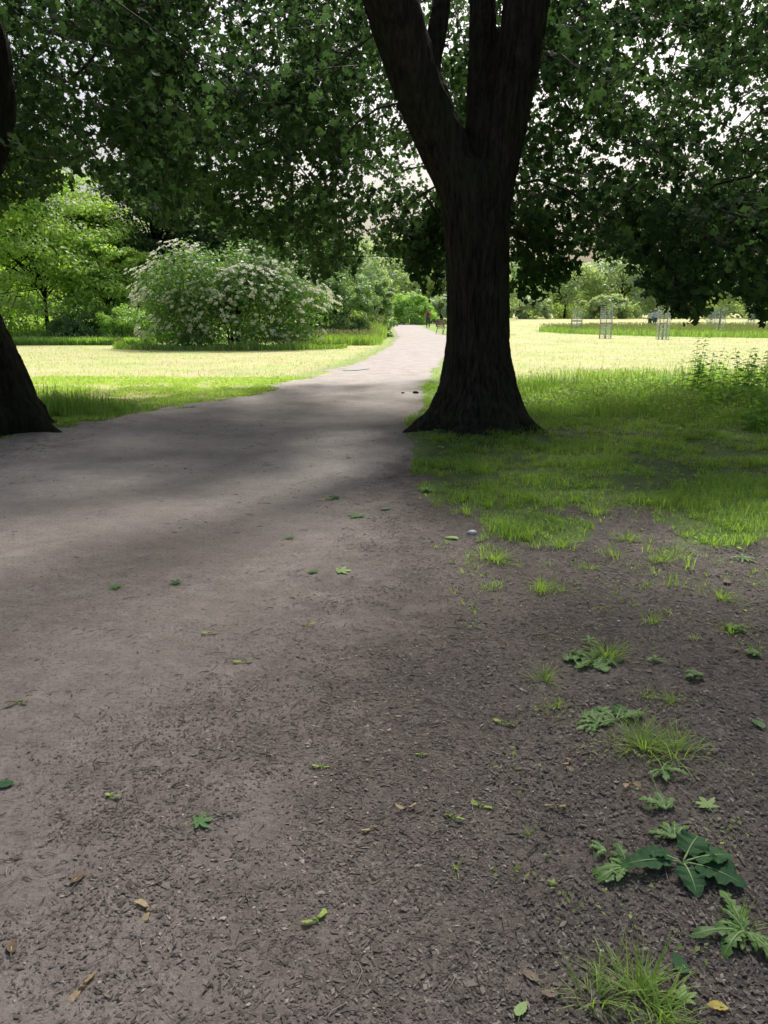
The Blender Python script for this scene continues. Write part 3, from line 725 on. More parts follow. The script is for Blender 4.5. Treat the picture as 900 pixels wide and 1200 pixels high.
L, R = px_line([(562, 250, 9.95, .22), (564, 160, 10.0, .2), (566, 70, 10.05, .165), (565, -10, 10.1, .15)]); main_limbs['b'] = up(L, R, (1.2, 11.8, 11.5), .05, 16, (0, .3, .3))
L, R = px_line([(566, 265, 9.9, .27), (580, 195, 9.9, .275), (601, 110, 9.9, .26), (619, -10, 9.9, .265)]); main_limbs['c'] = up(L, R, (4.6, 9.6, 10.5), .08, 16, (0, 0, .6))
L, R = px_line([(497, 120, 9.8, .13), (508, 60, 9.9, .11), (519, 0, 10.1, .10)]); main_limbs['d'] = up(L, R, (-.2, 13.6, 8.2), .03, 12)
LIMBS = [main_limbs[k] for k in 'abcd']
# long boughs that carry the hanging skirts
def bough(start, end, r0, lift, n=14):
    t = np.linspace(0, 1, n); s, e = np.array(start), np.array(end)
    p = s+(e-s)*t[:, None]; p[:, 2] += lift*np.sin(PI*t)*(1-.3*t)+.0; p += np.cumsum(rng.normal(0, .03, (n, 3)), 0)*(t*(1-t)*4)[:, None]
    return p, r0*(1-t)**.8+.012
def near_z(key, z):
    L, R = main_limbs[key]; i = int(np.argmin(np.abs(L[:, 2]-z))); return L[i]
BOUGHS = [bough(near_z('a', 5.3), (-5.6, 7.6, 3.4), .10, .9), bough(near_z('a', 6.2), (-4.2, 12.5, 3.6), .09, .8), bough(near_z('c', 5.6), (6.6, 8.2, 2.8), .10, 1.1), bough(near_z('c', 6.4), (5.8, 12.8, 3.3), .09, .9),
          bough(near_z('b', 6.0), (1.5, 17.2, 3.4), .08, 1.2), bough(near_z('a', 5.8), (-1.8, 14.5, 3.1), .08, .9), bough(near_z('c', 6.8), (3.8, 4.2, 5.6), .08, 1.0), bough(near_z('a', 7.0), (-1.8, 3.6, 6.2), .07, 1.0),
          bough(near_z('c', 5.2), (3.4, 15.6, 2.8), .08, .9), bough(near_z('c', 5.1), (5.0, 9.6, 1.95), .055, .5)]
# extra sprays where the foliage hangs low and close
def hang(n, ulo, uhi, vlo, vhi, ylo, yhi):
    u = rng.uniform(ulo, uhi, n); v = rng.uniform(vlo, vhi, n); y = rng.uniform(ylo, yhi, n)
    return np.array([P(a, b, c) for a, b, c in zip(u, v, y)])
EX = np.concatenate([hang(190, 700, 960, 230, 380, 7.6, 14.5), hang(330, 600, 980, -80, 330, 8.5, 16), hang(110, 600, 800, -60, 300, 11, 16), hang(360, 150, 425, 110, 330, 9.5, 18.5), hang(260, 140, 425, -60, 170, 9.5, 18),
                     hang(60, 470, 520, 240, 340, 10.6, 12.5), hang(60, 600, 690, 250, 350, 10.6, 13), hang(170, 420, 660, -60, 250, 11, 16)])
LB = np.array([-4.95, 9.7, 0.0])
EL = np.concatenate([hang(230, -60, 210, -60, 215, 8, 16), hang(110, -60, 60, 120, 240, 9.8, 14)])
PTS1 = np.concatenate([crown_points(3300, (1.0, 10.2), 8.6, 2.7, 13.5, 11), EX]); PTS2 = np.concatenate([crown_points(1250, (-6.2, 9.6), 6.2, 3.0, 11.5, 23), EL])
PTS1, PTS2 = balance([PTS1[canopy_filter(PTS1)], PTS2[canopy_filter(PTS2)]], lambda x, y: 8.5+3.5*(1-sstep(3, 5.5, y))-4.5*sstep(.5, 3, x)*sstep(4, 7, y)-1*sstep(9, 13, y)-2.5*sstep(3.5, 5, y)*(1-sstep(9, 11, y)))
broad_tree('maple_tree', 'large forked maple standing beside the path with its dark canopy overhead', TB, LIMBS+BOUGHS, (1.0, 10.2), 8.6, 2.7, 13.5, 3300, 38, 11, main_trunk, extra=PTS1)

LB = np.array([-4.95, 9.7, 0.0])
L, R = px_line([(10, 512, 9.7, .50), (2, 470, 9.7, .44), (-18, 420, 9.7, .40), (-45, 360, 9.7, .37), (-72, 300, 9.7, .36), (-95, 240, 9.7, .36), (-125, 150, 9.7, .3)])
L1 = up(L, R, (-7.6, 9.2, 8.8), .07)
L, R = px_line([(-78, 290, 9.65, .27), (-48, 232, 9.6, .26), (-16, 180, 9.5, .262), (-8, 130, 9.45, .265), (-12, 70, 9.4, .255), (-26, 10, 9.4, .24), (-60, -70, 9.4, .22)])
L2 = up(L, R, (-5.2, 7.6, 9.2), .06)
def left_trunk(root, B):
    mb = MB()
    a = L1[0].copy(); mb.path(np.concatenate([[a[0]+[.06, 0, -.3]], a])-B, np.concatenate([[.62], L1[1]]), 28)
    for ang, ln in ((-.25, 1.0), (-1.2, .8), (-2.2, .9), (.9, .9), (2.4, .9)):
        d = np.array([math.cos(ang), math.sin(ang), 0])
        mb.path(np.array([d*.2+[0, 0, .42], d*.45+[0, 0, .2], d*ln*.68+[0, 0, .05], d*ln-[0, 0, .07]])+[.12, 0, 0], [.24, .2, .12, .06], 12)
    mb.path(L2[0]-B, L2[1], 20)
    me = remesh_join(mb, .03, 'trunk'); bark_displace(me, 0, 0)
    me.materials.clear(); me.materials.append(M_BARK2)
    me.polygons.foreach_set('use_smooth', np.ones(len(me.polygons), bool))
    return link('trunk', me, root)
EL = np.concatenate([hang(130, -60, 200, -60, 215, 8, 13), hang(90, -60, 60, 120, 240, 9.8, 13)])
LBOUGH = [bough(L1[0][-9], (-3.6, 12.6, 4.1), .07, .8), bough(L2[0][-8], (-2.6, 8.4, 4.4), .06, .7), bough(L1[0][-6], (-9.5, 9, 4), .07, .7), bough(L2[0][-6], (-5, 4.4, 5), .06, .7), bough(L1[0][-8], (-7, 14.4, 3.4), .07, .9)]
broad_tree('maple_tree', 'leaning dark tree at the left edge of the path, its limb bulging into view', LB, [L1, L2]+LBOUGH, (-6.2, 9.6), 6.2, 3.0, 11.5, 1250, 38, 23, left_trunk, extra=PTS2)

# ------------------------------------------------------------------ shrubs and trees in the background
def foliage_mesh(name, rx, ry, h, nclump, nleaf, size, mat, lift=.0, seed=0, tiers=False, squash=.7, inner=.25, tmp=(CARD_V, CARD_Q, None)):
    r2 = np.random.default_rng(seed)
    a = r2.uniform(0, 2*PI, nclump); el = np.arcsin(r2.uniform(-.35, 1, nclump)); f = np.where(r2.random(nclump) < inner, r2.uniform(.3, .8, nclump), r2.uniform(.82, 1.05, nclump))
    hz = h-lift
    ce = np.cos(el)*f
    if not tiers: ce = np.where(el < .55, np.maximum(ce, (.93-.12*np.sin(el))*f), ce)
    zc = np.where(np.sin(el) < 0, .42+1.15*np.sin(el), .42+.5*np.sin(el)*f)
    c = np.stack([rx*.86*np.cos(a)*ce, ry*.86*np.sin(a)*ce, lift+hz*zc], 1)
    lump = 1+.34*(fbm(a*1.7, el*2, seed, 3)-.5)*2; c[:, :2] *= lump[:, None]; c[:, 2] *= (1+(lump-1)*.6)
    c[:, 2] = np.maximum(c[:, 2], lift+.1)
    if tiers: c[:, 2] = lift+np.round((c[:, 2]-lift)/(hz/6.5))*(hz/6.5)+r2.normal(0, .33, nclump)-.22*np.hypot(c[:, 0], c[:, 1])+.5*np.sin(a*3)
    i = np.repeat(np.arange(nclump), nleaf); m = len(i)
    cr = min(rx, h)*r2.uniform(.13, .26, nclump)
    d = r2.normal(size=(m, 3)); d /= np.linalg.norm(d, axis=1, keepdims=True); d *= (r2.random(m)**.45)[:, None]
    sq = (.42 if tiers else squash)
    p = c[i]+d*cr[i][:, None]*[1.25 if tiers else 1, 1.25 if tiers else 1, sq]
    p[:, 2] = np.maximum(p[:, 2], .02)
    out = p-np.array([0, 0, lift+hz*.35]); out /= np.linalg.norm(out, axis=1, keepdims=True)
    nr = out*.5+d*.5+r2.normal(0, .5, (m, 3))+[0, 0, .45]
    mb = MB(); tint = np.clip(r2.normal(.45, .2, m)+r2.normal(0, .22, nclump)[i], 0, 1.3)
    global rng
    mb.scatter(tmp[0], tmp[1], tmp[2], p, frames(nr, r2.uniform(0, 2*PI, m)), size*r2.uniform(.6, 1.35, m), tint)
    V, F, A = mb.arrays()
    return mesh(name, V, F, mat, {'tint': A}), c
def stems(root, name, c, h, r, mat, n_st=1, spread=.4, seed=1, frac=.5):
    r2 = np.random.default_rng(seed); tops = []; mbs = []
    for s in range(n_st):
        mb = MB(); a = r2.uniform(0, 6.28); b0 = np.array([math.cos(a), math.sin(a), 0])*spread*(n_st > 1)
        b1 = b0*1.8+[r2.normal(0, .15), r2.normal(0, .15), h*.55]
        mb.path(np.array([b0-[0, 0, .1], b0*1.05+[0, 0, h*.15], (b0+b1)/2+r2.normal(0, .05, 3), b1, b1+[r2.normal(0, .2), r2.normal(0, .2), h*.3]]), [r*1.5, r, r*.85, r*.6, r*.2], 8)
        tops.append(b1*[1, 1, .75]); mbs.append(mb)
    for q in c[r2.random(len(c)) < frac]:
        j = r2.integers(n_st); t = tops[j]*[1, 1, r2.uniform(.5, 1.4)]
        mbs[j].path(np.array([t, t*.5+q*.5+[0, 0, .05*h], q]), [r*.35, r*.22, r*.06], 5)
    for mb in mbs: mb.build(name, mat, root, smooth=True)
def plant(name, label, cat, x, y, rx, ry, h, ncl, nl, size, mat, lift=0., seed=1, tiers=False, r=.06, nst=3, group=None, crown='foliage', stem='stem', bark=M_BARK2, rz=0, **k):
    root = thing(name, label, cat, (x, y, float(hgt(x, y))), rz, group)
    fm, c = foliage_mesh(crown, rx, ry, h, ncl, nl, size, mat, lift, seed, tiers, **k)
    link(crown, fm, root); stems(root, stem, c, h, r, bark, 1 if stem == 'trunk' else nst, .25, seed)
    return root, c

# flowering elder
eld, c = plant('flowering_bush', 'broad elder bush covered in flat creamy blossom heads beyond the mown grass', 'bush', -6.6, 34.6, 4.35, 2.5, 4.25, 310, 95, .15, M_ELDER, 0., 31, squash=.85, nst=5, r=.035, inner=.35)
def blossom_mesh(rx, ry, h, n, seed):
    r2 = np.random.default_rng(seed); a = r2.uniform(-PI, 0, n)*1.0; a = np.where(r2.random(n) < .25, a+PI, a)
    el = np.arcsin(r2.uniform(-.34, .97, n)); f = 1.06; zc = np.where(np.sin(el) < 0, .42+1.15*np.sin(el), .42+.53*np.sin(el)*f)
    ce = np.where(el < .55, np.maximum(np.cos(el), .93-.12*np.sin(el)), np.cos(el))*f; c = np.stack([rx*.9*np.cos(a)*ce, ry*.98*np.sin(a)*ce, h*zc], 1)
    lump = 1+.34*(fbm(a*1.7, el*2, 31, 3)-.5)*2; c[:, :2] *= lump[:, None]; c[:, 2] *= (1+(lump-1)*.6)
    k = (fbm(c[:, 0]*.6, c[:, 2]*.8, 5, 3) > .38) & (c[:, 2] > .3); c = c[k]; n = len(c)
    nf = 24; i = np.repeat(np.arange(n), nf); d = r2.normal(0, 1, (n*nf, 3)); R = r2.uniform(.08, .15, n)
    out = c/np.linalg.norm(c, axis=1, keepdims=True)+[0, 0, .7]; out += r2.normal(0, .2, (n, 3)); out = out+[0, -.5, 0]; out /= np.linalg.norm(out, axis=1, keepdims=True)
    d -= out[i]*np.sum(d*out[i], 1, keepdims=True)*.8
    p = c[i]+d*R[i][:, None]*.42+out[i]*.14
    mb = MB(); mb.scatter(CARD_V, CARD_Q, None, p, frames(out[i]+r2.normal(0, .4, (n*nf, 3)), r2.uniform(0, 6, n*nf)), r2.uniform(.06, .10, n*nf), r2.random(n*nf))
    V, F, A = mb.arrays(); return mesh('blossom', V, F, M_BLOSSOM, {'tint': A})
link('blossom', blossom_mesh(4.35, 2.5, 4.25, 680, 77), eld)

plant('pale_tree', 'pale green spreading tree with layered branches left of the flowering bush', 'tree', -18.2, 43, 6.0, 4.5, 9.6, 290, 150, .19, M_LIGHTTREE, .5, 41, True, .10, 2, crown='crown', stem='trunk', inner=.35)
plant('pale_tree', 'small pale green tree showing under the canopy beside the dark tree', 'tree', -14.3, 41.6, 2.3, 1.8, 5.6, 70, 110, .17, M_LIGHTTREE, 1.2, 42, True, .08, 2, crown='crown', stem='trunk')
plant('dark_tree', 'very dark dense tree between the pale tree and the flowering bush', 'tree', -13.2, 47, 5.2, 3.5, 10.5, 170, 130, .28, M_DARKTREE, .0, 43, r=.16, nst=1, crown='crown', stem='trunk')
plant('dark_tree', 'dark tree rising behind the flowering bush under the maple canopy', 'tree', -6.5, 47, 5.0, 3.5, 8.2, 160, 120, .28, M_ELDER, .0, 44, r=.16, nst=1, crown='crown', stem='trunk')
plant('low_shrub', 'low dark rounded shrub in long grass below the pale tree', 'shrub', -15.4, 40.5, 1.9, 1.2, 1.75, 60, 90, .12, M_SHRUB, 0, 45, r=.03)
plant('low_shrub', 'yellow green nettle mound against the left edge of the flowering bush', 'shrub', -12.4, 38.6, 1.5, 1.0, 1.9, 50, 90, .11, M_BRIGHT, 0, 46, r=.02)
plant('leafy_shrub', 'mid green shrub just right of the flowering bush', 'shrub', -2.1, 43.2, 1.9, 1.8, 3.7, 90, 110, .14, M_SHRUB, 0, 47, r=.05)
plant('leafy_shrub', 'taller bluish green shrub set back behind the long grass bank beside the path', 'shrub', -.8, 50, 1.7, 2.2, 3.9, 90, 100, .16, M_SHRUB, 0, 48, r=.05)
plant('leafy_shrub', 'pale feathery sapling thicket behind the shrubs left of the path', 'shrub', -3.6, 60, 4.2, 3, 7.2, 120, 110, .25, M_FARBLUE, 0, 49, r=.07)
plant('leafy_shrub', 'last green shrub of the row where the path bends out of sight', 'shrub', -.9, 66, 1.5, 3.5, 3.6, 80, 90, .2, M_SHRUB, 0, 50, r=.05)
plant('round_shrub', 'bright green rounded shrub at the end of the path', 'shrub', 3.2, 98, 2.9, 2.4, 3.7, 110, 110, .24, M_BRIGHT, 0, 51, r=.05)
plant('round_shrub', 'greyish green shrub to the right behind the walking person', 'shrub', 8.0, 108, 2.8, 2.4, 3.6, 80, 90, .28, M_FARBLUE, 0, 52, r=.05)
plant('round_shrub', 'small dark bush behind the bench at the far side of the lawn', 'shrub', 11.2, 104, 2.4, 2.0, 3.2, 70, 90, .28, M_SHRUB, 0, 53, r=.05)
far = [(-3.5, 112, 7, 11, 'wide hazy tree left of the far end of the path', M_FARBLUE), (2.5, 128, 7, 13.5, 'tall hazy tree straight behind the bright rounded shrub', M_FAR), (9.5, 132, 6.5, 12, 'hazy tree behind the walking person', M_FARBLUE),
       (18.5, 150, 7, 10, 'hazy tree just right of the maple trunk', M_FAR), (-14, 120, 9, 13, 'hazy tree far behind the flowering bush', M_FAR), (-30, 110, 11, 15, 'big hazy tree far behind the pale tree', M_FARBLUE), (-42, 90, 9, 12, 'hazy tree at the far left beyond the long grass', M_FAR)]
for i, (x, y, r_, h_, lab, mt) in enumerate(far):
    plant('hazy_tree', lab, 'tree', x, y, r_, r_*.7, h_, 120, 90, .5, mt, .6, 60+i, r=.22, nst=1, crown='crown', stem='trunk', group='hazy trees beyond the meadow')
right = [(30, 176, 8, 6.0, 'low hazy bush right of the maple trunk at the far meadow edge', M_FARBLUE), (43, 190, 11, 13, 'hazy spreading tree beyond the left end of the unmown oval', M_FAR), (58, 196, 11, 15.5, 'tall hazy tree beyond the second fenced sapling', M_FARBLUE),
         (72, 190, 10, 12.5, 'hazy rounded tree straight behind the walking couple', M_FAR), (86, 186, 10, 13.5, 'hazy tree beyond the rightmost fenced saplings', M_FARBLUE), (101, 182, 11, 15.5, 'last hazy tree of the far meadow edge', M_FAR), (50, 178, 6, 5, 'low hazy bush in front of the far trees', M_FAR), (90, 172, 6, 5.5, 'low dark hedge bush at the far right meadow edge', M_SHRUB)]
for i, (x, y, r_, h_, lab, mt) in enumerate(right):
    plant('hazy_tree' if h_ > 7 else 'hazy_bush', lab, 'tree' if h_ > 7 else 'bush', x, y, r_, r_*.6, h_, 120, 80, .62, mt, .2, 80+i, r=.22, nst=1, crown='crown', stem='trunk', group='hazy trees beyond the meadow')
def woods():
    mb = MB(); n = 26000
    a = rng.uniform(0, 1, n); x = -170+a*400; y = 215+rng.uniform(-5, 12, n)-.0008*(x-30)**2; top = 11+6*fbm(x*.05, x*0, 7, 4)+2.5*fbm(x*.3, x*0, 9, 3)
    z = rng.random(n)**.8*top
    mb.scatter(CARD_V, CARD_Q, None, np.stack([x, y, z], 1), frames(rng.normal(0, .6, (n, 3))+[0, -.5, .6], rng.uniform(0, 6, n)), rng.uniform(1.4, 2.8, n), np.clip(rng.normal(.6, .25, n), 0, 1.2))
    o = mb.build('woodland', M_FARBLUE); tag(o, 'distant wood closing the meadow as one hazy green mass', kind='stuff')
woods()

# ------------------------------------------------------------------ tall weeds at the right edge
def tall_weed(label, x, y, h, nst, seed, spread=.22, leaf=.115):
    r2 = np.random.default_rng(seed); root = thing('tall_weed', label, 'plant', (x, y, float(hgt(x, y))), 0, 'tall leafy weeds at the edge of the shade')
    lf = MB()
    for s in range(nst):
        st = MB()
        b = r2.normal(0, spread, 2); hh = h*r2.uniform(.55, 1); top = np.array([b[0]*1.4+r2.normal(0, .05), b[1]*1.4, hh])
        pts = np.array([[b[0], b[1], -.03], [b[0]*1.1, b[1]*1.1, hh*.5], top]); st.path(pts, [.005, .004, .002], 6)
        st.build('stem', M_NETTLE, root)
        k = int(hh/.055); t = (np.arange(k)+.5)/k*.9+.1
        for sd in (0, 1):
            a = np.arange(k)*PI/2+sd*PI+r2.uniform(-.4, .4, k); c = np.stack([np.interp(t, [0, .5, 1], pts[:, j]) for j in range(3)], 1)
            L = leaf*(1.25-.65*t)*r2.uniform(.8, 1.2, k); d = np.stack([np.cos(a), np.sin(a), r2.uniform(-.35, .25, k)], 1)
            nr = np.stack([-np.cos(a)*.2, -np.sin(a)*.2, np.ones(k)], 1)+r2.normal(0, .25, (k, 3)); nr -= d*np.sum(nr*d, 1, keepdims=True)/np.sum(d*d, 1, keepdims=True)
            z = nr/np.linalg.norm(nr, axis=1, keepdims=True); yv = d/np.linalg.norm(d, axis=1, keepdims=True); xv = np.cross(yv, z)
            lf.scatter(OVAL_V*[1.15, 1, 1]+[0, .55, 0], None, OVAL_T, c, np.stack([xv, yv, z], 2), L*1.25, np.clip(r2.normal(.4+.4*t, .15, k), 0, 1.2))
    lf.build('foliage', M_NETTLE, root); return root
weeds = [(812, 468, 1.10, 5, 'tall single clump of weeds standing highest against the pale hay'), (875, 470, .95, 9, 'broad thicket of leafy weeds near the right edge'), (905, 478, 1.0, 9, 'leafy weeds cut by the right edge of the photo'),
         (845, 478, .62, 8, 'lower leafy weeds between the tall clump and the thicket'), (780, 462, .48, 6, 'short weeds left of the tall clump'), (745, 455, .40, 5, 'small weeds in the rank grass furthest left'), (890, 500, .5, 8, 'dark low weeds in front of the thicket'), (830, 452, .7, 6, 'weeds half hidden behind the tall clump')]
for i, (u, v, h, n, lab) in enumerate(weeds):
    x, y = G(u, v); tall_weed(lab, x, y, h, int(n*1.7), 200+i, .1 if i == 0 else .26)

# ------------------------------------------------------------------ small plants, seeds and leaves on the near ground
M_SEED_TAN = leaf_mat('dry_seed', (.36, .27, .15), (.58, .46, .30), .2)
M_SEED_GREEN = leaf_mat('fresh_seed', (.30, .46, .08), (.46, .60, .14), .3)
M_LEAF_GREEN = leaf_mat('fallen_green_leaf', (.06, .17, .05), (.12, .26, .07), .15, rough=.4)
M_LEAF_PALE = leaf_mat('fallen_pale_leaf', (.26, .42, .13), (.36, .50, .17), .2)
M_LEAF_BROWN = leaf_mat('fallen_brown_leaf', (.10, .07, .045), (.28, .18, .12), .1)
M_YELLOW = leaf_mat('yellow_leaf', (.55, .42, .08), (.65, .52, .12), .2)
M_BURDOCK = leaf_mat('broad_leaf', (.05, .13, .058), (.085, .19, .08), .2, rough=.75, spec=.15)
M_RIB = plain_mat('leaf_rib', (.36, .48, .22), (.28, .4, .16), 30)
M_STONE = plain_mat('white_stone', (.75, .73, .70), (.6, .58, .55), 60)

def strip(mb, length, width, n, base, az, pitch=.25, curl=-.9, fold=.25, tint=.5, roll=0., wave=0.):
    """a leaf as a two-quad-wide strip; width is a function of 0..1 (or a number)"""
    t = np.linspace(0, 1, n); ang = pitch+curl*t; ds = length/(n-1)
    r = np.r_[0, np.cumsum(np.cos(ang[:-1])*ds)]; z = np.r_[0, np.cumsum(np.sin(ang[:-1])*ds)]
    w = np.array([width(q) for q in t]) if callable(width) else width*np.ones(n)
    wl, wr = (w[:, 0], w[:, 1]) if w.ndim == 2 else (w, w)
    d = np.array([math.cos(az), math.sin(az), 0]); s = np.array([-math.sin(az), math.cos(az), 0])
    c = np.array(base)+d*r[:, None]+np.array([0, 0, 1])*z[:, None]
    f = np.array([0, 0, 1.])
    wv = wave*np.sin(t*17+az*3)+wave*.6*np.sin(t*41+az)
    Lv = c+s*wl[:, None]+f*((fold+roll)*wl+wv*wl)[:, None]; Rv = c-s*wr[:, None]+f*((fold-roll)*wr-wv*wr)[:, None]
    V = np.stack([Lv, c, Rv], 1).reshape(-1, 3); i = np.arange(n-1)*3
    Q = np.concatenate([np.stack([i, i+1, i+4, i+3], 1), np.stack([i+1, i+2, i+5, i+4], 1)])
    mb.add(V, Q, None, tint)
def on(u, v): x, y = G(u, v); z = float(hgt(x, y)); x, y = G(u, v, z+.006); return (x, y, float(hgt(x, y)))

def samara(label, u, v, rz, size, mat, bend=2.2, cat='maple seed', group='winged maple seeds on the ground', single=False, seed=0):
    r2 = random.Random(seed); mb = MB()
    def w(t): return (size*(.035+.165*max(0, math.sin(PI*min(1, max(0, (t-.12)/.88))**1.35))**.8*(1 if t > .12 else 0)), size*.03*(1-t*.7))
    for s_, a in ((1, bend/2+r2.uniform(-.3, .3)), (-1, -bend/2+r2.uniform(-.35, .35))):
        if single and s_ < 0: continue
        ww = (lambda t, s_=s_: w(t) if s_ > 0 else w(t)[::-1])
        strip(mb, size*r2.uniform(.42, .68), ww, 12, (0, 0, .010), PI/2+a, r2.uniform(.0, .5), r2.uniform(-.9, .1), .2, r2.uniform(.2, .9), roll=r2.uniform(-.4, .4), wave=.08)
        d = np.array([math.cos(PI/2+a), math.sin(PI/2+a), 0])*size*.09
        mb.path(np.array([d*.2+[0, 0, .012], d+[0, 0, .014], d*1.9+[0, 0, .012]]), [size*.02, size*.055, size*.015], 8, tint=.2)
    mb.path(np.array([(0, 0, .012), (0, -.12*size, .01), (.05*size, -.3*size, .006)]), [.0012, .0009, .0006], 4, tint=.5)
    o = mb.build('maple_seed', mat, None, on(u, v), True); o.rotation_euler = (0, 0, rz)
    return tag(o, label, cat, group)
D = math.radians
seeds = [(372, 1080, D(25), .072, 'bright yellow green winged seed pair lowest of the fresh ones', M_SEED_GREEN, 1.9), (377, 901, D(0), .062, 'fresh green seed pair lying alone above the centre of the near path', M_SEED_GREEN, 2.3), (131, 935, D(-35), .060, 'yellow green seed pair on the path left of the green lobed leaf', M_SEED_GREEN, 2.0),
         (563, 946, D(-20), .066, 'yellow seed pair with one broad wing, right one of two side by side', M_SEED_GREEN, 2.3), (531, 959, D(-25), .058, 'yellow seed pair just left of the broad winged yellow one', M_SEED_GREEN, 2.4), (477, 949, D(5), .058, 'tan seed pair left of the two yellow ones', M_SEED_TAN, 2.6),
         (176, 1067, D(100), .078, 'large tan seed pair bent like a crescent at lower left', M_SEED_TAN, 1.6), (99, 1157, D(80), .076, 'tan seed pair standing on end near the bottom left corner', M_SEED_TAN, 2.2), (739, 920, D(180), .070, 'pale tan seed pair opening upward below the grass tuft on the right', M_SEED_TAN, 2.2),
         (651, 946, D(0), .070, 'flat brown seed pair right of the yellow pair', M_SEED_TAN, 2.9), (668, 894, D(70), .052, 'small curled tan seed pair below the lobed plant', M_SEED_TAN, 1.6), (286, 776, D(8), .070, 'green seed pair beside dark litter on the middle of the path', M_SEED_GREEN, 2.7),
         (360, 733, D(-15), .060, 'yellow seed pair above the dark litter patch', M_SEED_GREEN, 2.2), (246, 743, D(5), .066, 'greenish seed pair left of the dark litter patch', M_SEED_GREEN, 2.9), (452, 858, D(20), .04, 'tiny pale seed pair right of the path centre', M_SEED_TAN, 2.4),
         (22, 824, D(30), .080, 'green seed pair against the left edge of the photo', M_SEED_GREEN, 2.8), (590, 848, D(-25), .08, 'green seed pair with a stalk by the small grass sprout', M_SEED_GREEN, 2.5), (437, 972, D(35), .05, 'thin olive seed pair with long stalk', M_SEED_TAN, 2.5),
         (494, 886, D(0), .045, 'small green seed pair among litter above the tan pair', M_SEED_GREEN, 2.0), (384, 586, D(5), .12, 'green seed cluster furthest up the path', M_SEED_GREEN, 2.9)]
for i, (u, v, rz, s, lab, mt, b) in enumerate(seeds): samara(lab, u, v, rz, s*1.1, mt, b, seed=i)

def fallen_leaf(label, u, v, rz, size, mat, lobes=5, cat='leaf', group='fallen leaves on the ground', curl=.12, seed=0, stalk=True):
    r2 = np.random.default_rng(seed); n = 60; a = np.linspace(-PI/2+.35, 1.5*PI-.35, n)
    if lobes:
        tips = [PI/2, PI/2-.9, PI/2+.9, PI/2-1.85, PI/2+1.85]; tr = [.56, .52, .5, .34, .35]
        r = np.full(n, .2)
        for ta, tl in zip(tips, tr): r = np.maximum(r, tl*np.clip(1-np.abs(a-ta)/.52, 0, 1)**.75+.10)
        r = r*(1+.07*np.sin(a*19)+.04*r2.normal(size=n))
    else:
        r = np.full(n, .4)
    x = r*np.cos(a); y = r*np.sin(a)
    if not lobes:
        t = np.linspace(0, 1, n//2); w_ = .27*np.sin(PI*t**.85)**.8*(1+.07*np.sin(t*31)); yy = -.42+1.0*t; k_ = .10*np.sin(t*2.6+seed)
        x = np.concatenate([w_+k_, (-w_+k_)[::-1]]); y = np.concatenate([yy, yy[::-1]]); r = np.hypot(x, y); a = np.arctan2(y, x)
    z = .012/size+curl*(r**2)*np.sin(a*2+seed)*1.4+.02
    V = np.concatenate([[[0, -.03, .012/size]], np.stack([x, y, np.maximum(z, .06)], 1)])*size
    i = np.arange(1, n); T = np.stack([np.zeros(n-1, int), i, i+1], 1)
    root = thing('fallen_leaf', label, cat, on(u, v), rz, group)
    mb = MB(); mb.add(V, None, T, np.r_[.2, np.clip(.5+.15*r2.normal(size=n), 0, 1)]); mb.build('blade', mat, root, smooth=True)
    if stalk:
        mb = MB(); mb.path(np.array([(0, -.02*size, .014), (.02*size, -.35*size, .01), (.1*size, -.8*size, .008)]), [.0013, .001, .0008], 5)
        mb.build('stalk', M_RIB, root)
    return root
